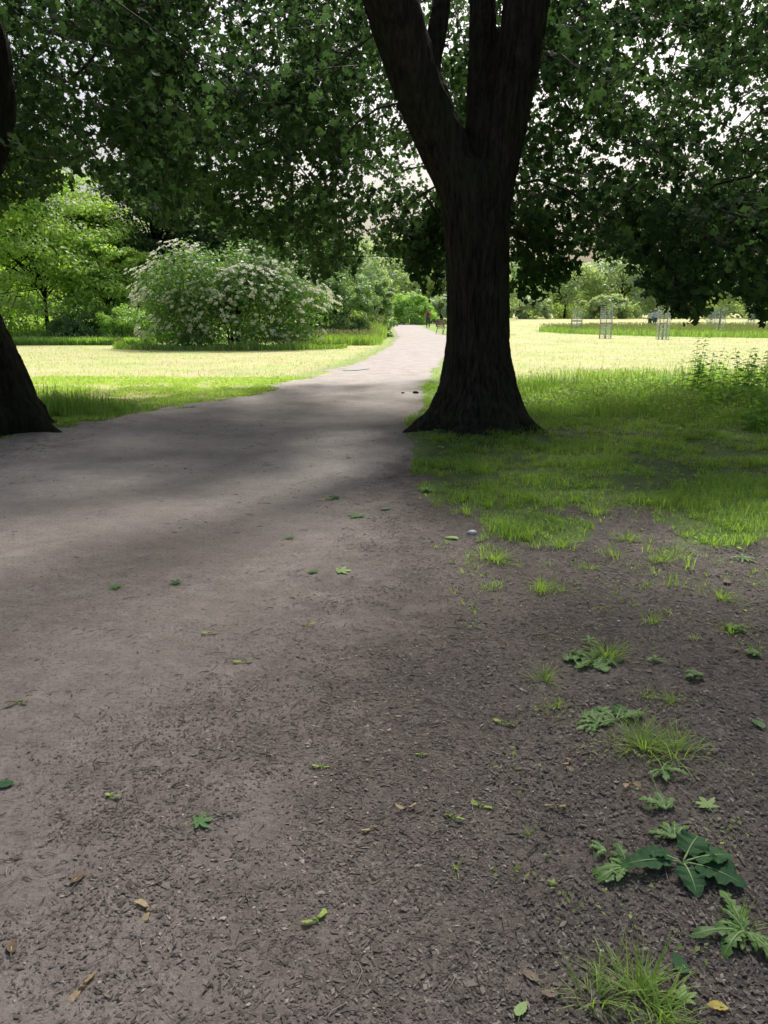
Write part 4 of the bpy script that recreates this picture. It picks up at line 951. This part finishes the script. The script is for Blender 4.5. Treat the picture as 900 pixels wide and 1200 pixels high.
leaves = [(232, 965, D(-70), .075, 'small green lobed leaf with a long stalk lying alone on the path', M_LEAF_GREEN, 5), (6, 919, D(100), .07, 'dark green leaf at the left edge of the path', M_BURDOCK, 0), (137, 689, D(80), .09, 'dull green leaf on the path upper left of the litter', M_LEAF_GREEN, 5),
          (208, 684, D(60), .085, 'shrivelled dark green leaf right of the dull green one', M_BURDOCK, 5), (337, 631, D(-40), .10, 'crumpled green leaf above the pair of leaves', M_LEAF_GREEN, 5), (368, 671, D(30), .085, 'blue green leaf, left one of a close pair', M_LEAF_GREEN, 5),
          (398, 670, D(-80), .12, 'brighter green leaf, right one of a close pair', M_LEAF_PALE, 5), (419, 606, D(10), .15, 'large green leaf on the path below the trunk', M_LEAF_GREEN, 5), (452, 597, D(-30), .10, 'leaf beside the large green one on the path', M_LEAF_GREEN, 0),
          (395, 584, D(90), .12, 'dark green leaf next to the furthest seed cluster', M_BURDOCK, 5), (829, 946, D(5), .078, 'pale green lobed leaf lying on the dark mould at right', M_LEAF_PALE, 5), (530, 631, D(50), .10, 'flat light green leaf beside the white stone', M_LEAF_PALE, 0),
          (91, 1031, D(-40), .05, 'dark brown curled leaf at lower left', M_LEAF_BROWN, 0), (693, 1132, D(60), .03, 'x', None, 0), (799, 1133, D(20), .062, 'dark green torn leaf above the bottom tuft', M_BURDOCK, 0), (801, 1172, D(-20), .058, 'pale green torn leaf beside the bottom tuft', M_LEAF_PALE, 5),
          (843, 1183, D(80), .045, 'yellow narrow leaf in the bottom right corner', M_YELLOW, 0), (888, 850, D(0), .07, 'green rounded leaf at the right edge level with the lobed plant', M_LEAF_GREEN, 0), (623, 1146, D(30), .045, 'pinkish brown leaf scrap near the bottom', M_LEAF_BROWN, 0),
          (645, 1165, D(80), .04, 'brown leaf scrap right of the pinkish one', M_LEAF_BROWN, 0), (611, 1187, D(-30), .045, 'bright green leaf tip at the bottom edge', M_LEAF_PALE, 0), (852, 683, D(0), .08, 'red brown leaf among the upper right sprigs', M_LEAF_BROWN, 0), (861, 762, D(50), .055, 'brown leaf below the upper right sprigs', M_LEAF_BROWN, 0),
          (667, 903, D(10), .04, 'small brown scrap beside the curled tan seed', M_LEAF_BROWN, 0), (14, 1112, D(15), .045, 'grey brown narrow leaf at the far left bottom', M_LEAF_BROWN, 0)]
for i, (u, v, rz, s, lab, mt, lo) in enumerate(leaves):
    if mt: fallen_leaf(lab, u, v, rz, s, mt, lo, seed=i+3)

def grass_tuft(label, u, v, n, h, spread, seed, mat=M_GRASS, wid=.0032, group='grass tufts on the bare earth'):
    global rng
    old = rng; rng = np.random.default_rng(seed); x, y, z = on(u, v)
    n = int(n*1.5); h = h*1.22; mb = MB(); a = rng.uniform(0, 2*PI, n); r = np.abs(rng.normal(0, spread*.42, n)); px, py = r*np.cos(a), r*np.sin(a)
    hh = h*rng.uniform(.45, 1.05, n)
    for i in range(n):
        tint = 1.2 if rng.random() < .12 else float(rng.uniform(.2, 1.0))
        strip(mb, hh[i], (lambda t: wid*(1-t)**.6*.6+.0002), 6, (px[i], py[i], -.004), float(a[i]+rng.normal(0, .6)), float(rng.uniform(.45, 1.45)), float(rng.uniform(-1.6, -.2)), .3, tint)
    o = mb.build('grass_tuft', mat, None, (x, y, z)); rng = old
    return tag(o, label, 'grass tuft', group)
tufts = [(750, 1165, 70, .12, .10, 'bristly grass tuft at the bottom edge of the photo'), (700, 1170, 26, .10, .07, 'thin straggling blades left of the bottom tuft'), (775, 1190, 40, .10, .06, 'upright bright grass at the very bottom right'),
         (755, 875, 85, .13, .13, 'wide splayed grass tuft behind the lobed plant at mid right'), (790, 880, 50, .12, .1, 'spreading grass blades right of the wide tuft'), (712, 770, 75, .11, .09, 'dense dark green tuft behind the group of jagged leaves'),
         (637, 797, 28, .10, .045, 'small upright tuft left of the jagged leaves'), (636, 690, 70, .11, .10, 'green tuft on the corner of the bare earth'), (580, 655, 110, .12, .13, 'bushy tuft at the ragged end of the turf'), (775, 656, 60, .10, .12, 'low tuft in the middle of the bare patch'),
         (700, 600, 80, .11, .16, 'short tuft right of the turf point'), (764, 727, 30, .07, .07, 'sparse pale tuft below the low one'), (790, 822, 22, .06, .05, 'tiny sprout above the wide splayed tuft'), (760, 815, 20, .055, .05, 'tiny sprout with grey green blades'), (655, 825, 26, .05, .06, 'flattened pale grass scraps above the lobed plant'),
         (845, 700, 45, .09, .12, 'loose tangle of grass at upper right'), (735, 632, 60, .09, .12, 'yellowish tuft between turf and bare earth'), (660, 640, 70, .11, .13, 'tuft beside the turf point'), (590, 620, 90, .12, .16, 'tuft merging into the turf by the white stone'), (870, 1085, 20, .07, .06, 'few blades in the jagged plant at the right edge'),
         (535, 1018, 6, .045, .01, 'single thin sprout near the bottom centre'), (620, 975, 6, .045, .01, 'single forked sprout between seeds and broad leaves'), (690, 665, 40, .07, .1, 'short sparse tuft on the bare earth'), (855, 740, 30, .08, .06, 'low tuft with broad base at right'), (820, 605, 90, .10, .2, 'wide low tuft at the right margin of the turf'), (545, 600, 80, .10, .15, 'left pointing tuft where turf meets path')]
for i, (u, v, n, h, sp, lab) in enumerate(tufts): grass_tuft(lab, u, v, n, h, sp, 300+i)

def toothed(L, wmax, teeth, depth=.6, tip=.25):
    def w(t):
        env = wmax*math.sin(PI*min(1, t**.8*.96+.03))**.7; s = (t*teeth) % 1
        return env*(1-depth*(1-s) if t < 1-tip else 1)+.0005
    return w
def rosette(label, u, v, n, L, seed, arc=(0, 2*PI), mat=M_WEED, name='dandelion', wid=.22, rz=0, group='jagged leaved weeds on the bare earth'):
    r2 = np.random.default_rng(seed); root = thing(name, label, 'weed', on(u, v), rz, group)
    lf = MB(); rb = MB(); n = int(n*1.6)
    for i in range(n):
        a = arc[0]+(arc[1]-arc[0])*(i+.5*r2.random())/n; l = L*r2.uniform(.45, 1.2); p = r2.uniform(.1, .8); c = -p*r2.uniform(1.5, 2.6)
        strip(lf, l, toothed(l, l*wid, r2.integers(4, 7), .75), 34, (0, 0, .012), a, p, c, .2, float(r2.uniform(.1, .9)), wave=.12)
        strip(rb, l*.9, lambda t: .0012*(1-t)+.0003, 14, (0, 0, .0145), a, p, c*.9, .1, .5)
    lf.build('foliage', mat, root); rb.build('leaf_rib', M_RIB, root); return root
ros = [(735, 1020, 6, .12, (D(95), D(250)), 'jagged leaved weed left of the big broad leaves'), (872, 1095, 8, .13, (D(60), D(330)), 'jagged leaved weed cut by the right edge near the bottom'), (710, 1000, 3, .05, (D(120), D(240)), 'small round leaved sprig at the tip of the jagged weed'),
       (700, 850, 6, .09, (D(60), D(260)), 'grey green lobed plant under the wide splayed tuft'), (775, 905, 6, .08, (D(200), D(420)), 'small crinkled weed below the wide splayed tuft'), (780, 950, 4, .08, (D(20), D(200)), 'upright ferny weed above the broad leaves'), (790, 985, 6, .075, (D(10), D(190)), 'tangle of thin weeds behind the broad leaves'),
       (856, 738, 5, .07, (D(-60), D(120)), 'weed with two round leaves at upper right'), (768, 775, 4, .05, (0, 2*PI), 'tiny flat weed right of the jagged leaves'), (890, 768, 5, .06, (D(90), D(270)), 'thin sprig at the right edge'), (825, 795, 4, .08, (D(150), D(200)), 'row of small leaves lying flat at right'), (690, 752, 4, .05, (D(0), D(360)), 'little sprig above the group of jagged leaves'),
       (500, 575, 5, .1, (0, 2*PI), 'low weed at the path side of the turf'), (870, 655, 7, .1, (0, 2*PI), 'spreading weed at the right margin below the turf')]
for i, (u, v, n, L_, arc, lab) in enumerate(ros): rosette(lab, u, v, n, L_, 400+i, arc, wid=.16 if n > 5 else .24)

def broad_plant(label, u, v, specs, name, mat, seed, lobed=False):
    r2 = np.random.default_rng(seed); root = thing(name, label, 'weed', on(u, v), 0, 'broad leaved weeds on the bare earth')
    rb = MB()
    for (a, L, W, p, c) in specs:
        L *= 1.15 if not lobed else 1.1; W *= 1.3 if not lobed else 1.1; lf = MB(); a = D(a)
        def w(t, W=W, L=L):
            e = W*(math.sin(PI*min(1, (.04+.96*t))**.75))**.8*(1+.10*math.sin(t*23))
            if lobed: e = W*(.35+.65*abs(math.sin(t*PI*2.6+.25)))*(math.sin(PI*min(1, .05+.93*t)))**.5
            return e+.0004
        st = .28*L; d = np.array([math.cos(a), math.sin(a), 0]); b = d*st+[0, 0, .012+st*.25]
        strip(lf, L, w, 30, b, a, p, c, .18, float(r2.uniform(.1, .9)), roll=float(r2.normal(0, .15)), wave=.16)
        rb.path(np.array([(0, 0, .0), b*.5+[0, 0, .006], b]), [.0035, .003, .0025], 6)
        strip(rb, L*.85, lambda t: .0016*(1-t)+.0003, 16, b+[0, 0, .002], a, p, c*.86, .1, .5)
        lf.build('leaf', mat, root, smooth=True)
    rb.build('stalk', M_RIB, root); return root
broad_plant('dark green plant with broad wavy leaves, the largest weed at lower right', 800, 1012, [(5, .10, .038, .25, -.5), (50, .095, .034, .35, -.8), (-38, .115, .040, .2, -.5), (-95, .095, .030, .2, -.6), (165, .09, .026, .3, -.7), (190, .13, .024, .25, -.5)], 'burdock', M_BURDOCK, 5)
broad_plant('group of jagged bright green leaves in front of the dense dark tuft', 693, 775, [(130, .085, .036, .2, -.5), (175, .09, .038, .15, -.4), (225, .085, .036, .1, -.3), (290, .085, .038, .1, -.3), (-20, .08, .034, .2, -.5), (60, .06, .03, .3, -.6)], 'hogweed', M_WEED, 6, True)
broad_plant('lobed plant with pale blue green leaves left of the wide splayed tuft', 722, 845, [(120, .075, .03, .2, -.5), (165, .09, .032, .15, -.4), (205, .075, .03, .1, -.3), (60, .08, .03, .3, -.7), (20, .09, .028, .2, -.4)], 'hogweed', M_WEED, 7, True)
# white stone and a dark clod or two on the path
def stone(label, u, v, s, mat, seed, name='stone', cat='stone'):
    r2 = np.random.default_rng(seed); nu, nv = 12, 8; V = []
    for j in range(1, nv):
        for i in range(nu):
            a, e = 2*PI*i/nu, -PI/2+PI*j/nv; d = np.array([math.cos(a)*math.cos(e), math.sin(a)*math.cos(e), math.sin(e)])
            V.append(d*s*[1, .7, .5]*(1+.18*r2.normal()*.6))
    V += [(0, 0, -s*.5), (0, 0, s*.5)]; m = nv-1; Q = [[j*nu+i, j*nu+(i+1) % nu, (j+1)*nu+(i+1) % nu, (j+1)*nu+i] for j in range(m-1) for i in range(nu)]
    T = [[m*nu, (i+1) % nu, i] for i in range(nu)]+[[m*nu+1, (m-1)*nu+i, (m-1)*nu+(i+1) % nu] for i in range(nu)]
    x, y, z = on(u, v); mb = MB(); mb.add(np.array(V), Q, T); o = mb.build(name, mat, None, (x, y, z+s*.3), True); return tag(o, label, cat)
stone('white flat stone beside the ragged end of the turf', 553, 625, .036, M_STONE, 1)
stone('small white pebble near the bottom centre right', 511+0, 1112, .006, M_STONE, 2)
stone('small white pebble on the dark mould below the broad leaves', 705, 1113, .007, M_STONE, 3)
stone('pale pebble on the path among the litter at left', 150, 1067, .006, M_STONE, 4)
stone('small pale pebble close to the tiny sprout', 725, 727, .011, M_STONE, 6)
stone('dark clod of earth on the lit part of the path left of the trunk', 487, 461, .06, M_BARK2, 7, 'clod', 'clod')
stone('smaller dark clod further left on the lit path', 472, 461, .035, M_BARK2, 8, 'clod', 'clod')
# a puddle on the far left edge of the path, sky reflection painted pale grey
mp = N('puddle_painted_sky'); M_PUD = mp.finish(mp.n('ShaderNodeBsdfPrincipled', {'Base Color': mp.mix(mp.noise(3), (.40, .39, .38), (.52, .51, .5)), 'Roughness': .25, 'Specular IOR Level': .8}).outputs[0])
a = np.arange(40)*2*PI/40; x0, y0 = G(414, 433); r = 1+.25*np.sin(a*3+1)+.15*np.sin(a*5)
pv = np.stack([x0+.33*r*np.cos(a), y0+.5*r*np.sin(a), hgt(x0+.33*r*np.cos(a), y0+.5*r*np.sin(a))*0+float(hgt(x0, y0))+.014], 1)
pud = link('puddle', mesh('puddle', np.concatenate([pv, [[x0, y0, float(hgt(x0, y0))+.014]]]), [np.stack([np.full(40, 40), np.arange(40), (np.arange(40)+1) % 40], 1)], M_PUD)); tag(pud, 'small pale puddle by the left edge of the lit path', kind='structure')

# ------------------------------------------------------------------ bench
M_WOOD = plain_mat('bench_wood', (.20, .11, .07), (.12, .07, .05), 12, .6); M_IRON = plain_mat('bench_iron', (.035, .035, .035), (.05, .05, .05), 30, .5)
bx_, by_ = G(517, 391.5)
bench = thing('park_bench', 'wooden slatted park bench on iron legs beside the far path', 'bench', (bx_, by_, float(hgt(bx_, by_))), D(62))
mb = MB()
for i in range(4): mb.box((0, -.05-.11*i+.0, .44), (.75, .045, .017))
mb.build('seat', M_WOOD, bench)
mb = MB()
for i in range(4): mb.box((0, .06+.028*i, .55+.11*i), (.75, .014, .042))
mb.build('backrest', M_WOOD, bench)
for sx in (-.62, .62):
    mb = MB(); s = .022
    mb.path(np.array([(sx, -.40, 0), (sx, -.40, .42), (sx, .02, .42), (sx, .17, .95)]), s, 8)
    mb.path(np.array([(sx, .02, .42), (sx, .14, .0)]), s, 8); mb.build('leg', M_IRON, bench)
    mb = MB(); mb.path(np.array([(sx, -.42, .42), (sx, -.43, .64), (sx, -.3, .67), (sx, .1, .67)]), .02, 8); mb.build('armrest', M_IRON, bench)

# ------------------------------------------------------------------ fenced saplings
M_WIRE = plain_mat('galvanised_wire', (.62, .66, .68), (.5, .53, .55), 40, .5); M_STAKE = plain_mat('weathered_stake', (.45, .41, .36), (.34, .31, .27), 15); M_SLEEVE = leaf_mat('pale_sleeve', (.55, .62, .58), (.62, .68, .64), .4, tcol=((.6, .65, .6), (.6, .65, .6)))
def make_guard(h, r, sleeve, seed, label):
    g = thing('tree_guard', label, 'tree guard', (0, 0, 0), 0, 'wire tree guards on the meadow')
    mb = MB(); nv = 26; a = np.arange(nv)*2*PI/nv; p0 = np.stack([r*np.cos(a), r*np.sin(a), np.zeros(nv)], 1); p1 = p0+[0, 0, h]
    mb.tubes(p0, p1, .005, .005, 4)
    for z in np.linspace(.02, h, 19):
        q = p0+[0, 0, z]; mb.tubes(q, np.roll(q, -1, 0), .0045, .0045, 4)
    mb.build('wire_mesh', M_WIRE, g)
    for sx in (-r-.03, r+.03):
        mb = MB(); mb.box((sx, 0, .62), (.022, .022, .67)); mb.build('stake', M_STAKE, g)
    mb = MB(); mb.box((0, -.034, .86), (r+.06, .012, .04)); mb.build('crossbar', M_STAKE, g)
    return g
def make_sapling(h, label, sleeve=True, seed=0):
    r2 = np.random.default_rng(seed); s = thing('sapling', label, 'sapling', (0, 0, 0), 0, 'young trees inside the wire guards')
    mb = MB(); mb.path(np.array([(0, 0, -.05), (.02, 0, h*.4), (-.01, .01, h*.8), (.02, 0, h)]), [.022, .018, .012, .004], 8)
    c = []
    for i in range(9):
        z = h*(.55+.045*i); a = r2.uniform(0, 6.3); e = np.array([.22*math.cos(a), .22*math.sin(a), z+.18]); mb.path(np.array([(0, 0, z), e*[.5, .5, 1]-[0, 0, .06], e]), [.007, .005, .002], 5); c.append(e)
    mb.build('trunk', M_TWIG, s)
    c = np.array(c); m = 14; i = np.repeat(np.arange(len(c)), m); p = c[i]*[.8, .8, 1]+r2.normal(0, .07, (len(i), 3))
    mb = MB(); mb.scatter(OVAL_V, None, OVAL_T, p, frames(r2.normal(0, .6, (len(i), 3))+[0, 0, .7], r2.uniform(0, 6, len(i))), r2.uniform(.05, .09, len(i)), r2.random(len(i))); mb.build('crown', M_SHRUB, s)
    if sleeve: mb = MB(); mb.path(np.array([(0, 0, .0), (0, 0, .6)]), .055, 10); mb.build('trunk_sleeve', M_SLEEVE, s)
    return s
gl = [(675, 390, 1.75, 'wire tree guard at the left end of the unmown oval'), (709, 396.5, 1.8, 'front wire tree guard second from the left, standing clear'), (776, 397.5, 1.8, 'front wire tree guard beside the walking couple'), (842, 392, 1.75, 'wire tree guard half under the drooping leaves on the right'), (832, 385.5, 1.7, 'wire tree guard far back behind the drooping leaves'), (879, 386.5, 1.75, 'wire tree guard nearest the right edge')]
sl = ['young tree inside the guard at the left end of the oval', 'young tree inside the front guard standing clear', 'young tree inside the guard beside the walking couple', 'young tree inside the guard half under drooping leaves', 'young tree inside the guard far back', 'young tree inside the guard nearest the right edge']
g0 = make_guard(1.8, .36, True, 1, gl[0][3]); s0 = make_sapling(2.0, sl[0])
for i, (u, v, h, lab) in enumerate(gl):
    x, y = G(u, v); g = g0 if i == 0 else copy_tree(g0); s = s0 if i == 0 else copy_tree(s0)
    for o, lb in ((g, lab), (s, sl[i])): o.location = (x, y, float(hgt(x, y))); o.rotation_euler = (0, 0, .35*i); o['label'] = lb

# ------------------------------------------------------------------ people far off on the path and meadow
M_SKIN = plain_mat('skin', (.55, .36, .27), (.48, .30, .22), 30, .5)
def cloth(name, c): return plain_mat(name, c, tuple(x*.8 for x in c), 25, .85)
def skinned(name, joints, edges, radii, mat, parent, sub=2):
    me = bpy.data.meshes.new(name); me.from_pydata(joints, edges, []); o = bpy.data.objects.new(name, me); C.objects.link(o)
    md = o.modifiers.new('k', 'SKIN'); md.use_smooth_shade = True
    for i, r in enumerate(radii): me.skin_vertices[0].data[i].radius = (r, r) if not hasattr(r, '__len__') else r
    me.skin_vertices[0].data[0].use_root = True
    s = o.modifiers.new('s', 'SUBSURF'); s.levels = sub; s.render_levels = sub
    dg = bpy.context.evaluated_depsgraph_get(); res = bpy.data.meshes.new_from_object(o.evaluated_get(dg)); bpy.data.objects.remove(o)
    res.name = name; res.materials.clear(); res.materials.append(mat); return link(name, res, parent)
def ball(name, c, r, mat, parent, lo=-1.0):
    mb = MB(); nu, nv = 16, 12; V = []
    for j in range(nv+1):
        e = math.asin(lo) if lo > -1 else -PI/2
        e = e+(PI/2-e)*j/nv
        for i in range(nu):
            a = 2*PI*i/nu; V.append((c[0]+r[0]*math.cos(a)*math.cos(e), c[1]+r[1]*math.sin(a)*math.cos(e), c[2]+r[2]*math.sin(e)))
    Q = [[j*nu+i, j*nu+(i+1) % nu, (j+1)*nu+(i+1) % nu, (j+1)*nu+i] for j in range(nv) for i in range(nu)]
    mb.add(np.array(V), Q); return mb.build(name, mat, parent, smooth=True)
def person(label, u, v, H, rz, top, bottom, hair, stride=.16, shorts=False, pack=None, cap=None, sleeves=True, girth=1.0):
    x, y = G(u, v); root = thing('person', label, 'person', (x, y, float(hgt(x, y))), rz); k = H/1.76; g = girth
    # faces -y in its own frame
    J = dict(pel=(0, 0, .95), wa=(0, 0, 1.08), ch=(0, 0, 1.32), nk=(0, 0, 1.48), hd=(0, -.01, 1.6), ht=(0, -.01, 1.70),
             hl=(-.1, 0, .9), kl=(-.11, -.05-stride*.35, .5), al=(-.11, -stride, .09), tl=(-.11, -stride-.17, .03), hr=(.1, 0, .9), kr=(.11, .02, .5), ar=(.11, stride, .11), tr=(.11, stride-.14, .03),
             sl=(-.17, 0, 1.42), el=(-.24, .05, 1.14), wl=(-.25, -.06, .90), fl=(-.25, -.09, .80), sr=(.17, 0, 1.42), er=(.24, .0, 1.14), wr=(.25, -.1, .92), fr=(.25, -.14, .82))
    J = {a: (b[0]*k, b[1]*k, b[2]*k) for a, b in J.items()}; ks = list(J)
    E = [('pel', 'wa'), ('wa', 'ch'), ('ch', 'nk'), ('nk', 'hd'), ('hd', 'ht'), ('pel', 'hl'), ('hl', 'kl'), ('kl', 'al'), ('al', 'tl'), ('pel', 'hr'), ('hr', 'kr'), ('kr', 'ar'), ('ar', 'tr'), ('ch', 'sl'), ('sl', 'el'), ('el', 'wl'), ('wl', 'fl'), ('ch', 'sr'), ('sr', 'er'), ('er', 'wr'), ('wr', 'fr')]
    Rr = dict(pel=.12, wa=.115, ch=.13, nk=.05, hd=.088, ht=.075, hl=.085, kl=.055, al=.038, tl=.03, hr=.085, kr=.055, ar=.038, tr=.03, sl=.055, el=.038, wl=.026, fl=.02, sr=.055, er=.038, wr=.026, fr=.02)
    skinned('body', [J[a] for a in ks], [(ks.index(a), ks.index(b)) for a, b in E], [Rr[a]*k for a in ks], M_SKIN, root)
    kn = .35 if shorts else 1
    def lerp(a, b, t): return tuple(J[a][i]+(J[b][i]-J[a][i])*t for i in range(3))
    if shorts: pts = [J['pel'], J['hl'], lerp('hl', 'kl', .85), J['hr'], lerp('hr', 'kr', .85)]; ed = [(0, 1), (1, 2), (0, 3), (3, 4)]; rr = [.135*g, .10*g, .085, .10*g, .085]
    else: pts = [J['pel'], J['hl'], J['kl'], J['al'], J['hr'], J['kr'], J['ar']]; ed = [(0, 1), (1, 2), (2, 3), (0, 4), (4, 5), (5, 6)]; rr = [.135*g, .10*g, .072, .06, .10*g, .072, .06]
    skinned('trousers' if not shorts else 'shorts', pts, ed, [r*k for r in rr], bottom, root)
    tt = .95 if sleeves else .55
    pts = [lerp('pel', 'wa', .2), J['wa'], J['ch'], lerp('ch', 'nk', .75), J['sl'], J['el'] if sleeves else lerp('sl', 'el', .8), J['sr'], J['er'] if sleeves else lerp('sr', 'er', .8)]
    ed = [(0, 1), (1, 2), (2, 3), (2, 4), (4, 5), (2, 6), (6, 7)]; rr = [.142*g, .14*g, .15*g, .07, .078, .055, .078, .055]
    if sleeves: pts += [lerp('el', 'wl', .95), lerp('er', 'wr', .95)]; ed += [(5, 8), (7, 9)]; rr += [.04, .04]
    skinned('top', pts, ed, [r*k for r in rr], top, root)
    ball('hair', (0, .012*k, 1.655*k), (.093*k, .105*k, .10*k), hair, root, -.25)
    for s_, an in ((-1, 'tl'), (1, 'tr')):
        mb = MB(); a_ = J['al' if s_ < 0 else 'ar']; t_ = J[an]; mb.path(np.array([(a_[0], a_[1]+.05*k, .045*k), (a_[0], a_[1]-.04*k, .05*k), (t_[0], t_[1]-.03, .035*k), (t_[0], t_[1]-.06, .03*k)]), [.035, .048, .042, .02], 10); mb.build('shoe', M_IRON, root, smooth=True)
    if cap:
        ball('cap', (0, .0, 1.685*k), (.1*k, .112*k, .085*k), cap, root, .0)
    if pack:
        mb = MB(); mb.path(np.array([(0, .19*k, 1.02*k), (0, .21*k, 1.06*k), (0, .215*k, 1.25*k), (0, .2*k, 1.42*k), (0, .18*k, 1.46*k)]), [.05, .125, .135, .115, .05], 14); mb.build('backpack', pack, root, smooth=True)
    return root
person('lone person in an orange top with a dark backpack walking away along the path', 501.5, 384, 1.78, D(175), cloth('orange_cloth', (.65, .25, .06)), cloth('navy_cloth', (.05, .07, .12)), plain_mat('grey_hair', (.4, .35, .32)), pack=cloth('dark_pack', (.09, .07, .10)))
person('person in a white top on the left of the walking couple', 761, 386.5, 1.66, D(185), cloth('white_cloth', (.92, .90, .9)), cloth('dark_blue_cloth', (.07, .08, .13)), plain_mat('blond_hair', (.5, .42, .33)), shorts=True, sleeves=False)
person('bigger person in a pale lilac shirt and white cap on the right of the couple', 766.5, 386, 1.78, D(178), cloth('lilac_cloth', (.78, .74, .86)), cloth('grey_blue_cloth', (.16, .16, .24)), plain_mat('brown_hair', (.2, .15, .1)), shorts=True, sleeves=False, girth=1.35, cap=cloth('cap_cloth', (.78, .76, .72)))

# ------------------------------------------------------------------ light, sky, camera
SUN_EL, SUN_AZ = D(52), D(13)      # azimuth from +Y (away from the viewer) towards +X
w = bpy.data.worlds.new('World'); bpy.context.scene.world = w; w.use_nodes = True
nt = w.node_tree; bg = nt.nodes['Background']; sky = nt.nodes.new('ShaderNodeTexSky'); sky.sky_type = 'NISHITA'; sky.sun_disc = False
sky.sun_elevation = SUN_EL; sky.sun_rotation = SUN_AZ; sky.air_density = 1.0; sky.dust_density = 7.5; sky.ozone_density = 1.6
nt.links.new(sky.outputs[0], bg.inputs[0]); bg.inputs[1].default_value = .15
sd = bpy.data.lights.new('sun', 'SUN'); sd.energy = 5; sd.angle = D(8); sd.color = (1, .965, .91)
so = bpy.data.objects.new('sun', sd); C.objects.link(so)
dirv = Vector((math.sin(SUN_AZ)*math.cos(SUN_EL), math.cos(SUN_AZ)*math.cos(SUN_EL), math.sin(SUN_EL)))
so.rotation_euler = dirv.to_track_quat('Z', 'Y').to_euler()
cd = bpy.data.cameras.new('camera'); cd.sensor_fit = 'VERTICAL'; cd.sensor_height = 36; cd.lens = 36*FPX/1200; cd.clip_start = .05; cd.clip_end = 2000
co = bpy.data.objects.new('camera', cd); C.objects.link(co); co.location = (0, 0, CAM_H); co.rotation_euler = (PI/2-PITCH, 0, 0)
sc = bpy.context.scene; sc.camera = co
sc.view_settings.view_transform = 'Standard'; sc.view_settings.look = 'None'; sc.view_settings.exposure = 0; sc.view_settings.gamma = 1
cy = sc.cycles; cy.max_bounces = 6; cy.diffuse_bounces = 4; cy.glossy_bounces = 2; cy.transmission_bounces = 4; cy.transparent_max_bounces = 4
cy.caustics_reflective = False; cy.caustics_refractive = False; cy.sample_clamp_indirect = 6
cy.use_denoising = True; cy.denoiser = 'OPENIMAGEDENOISE'; cy.use_adaptive_sampling = True; cy.adaptive_threshold = .02
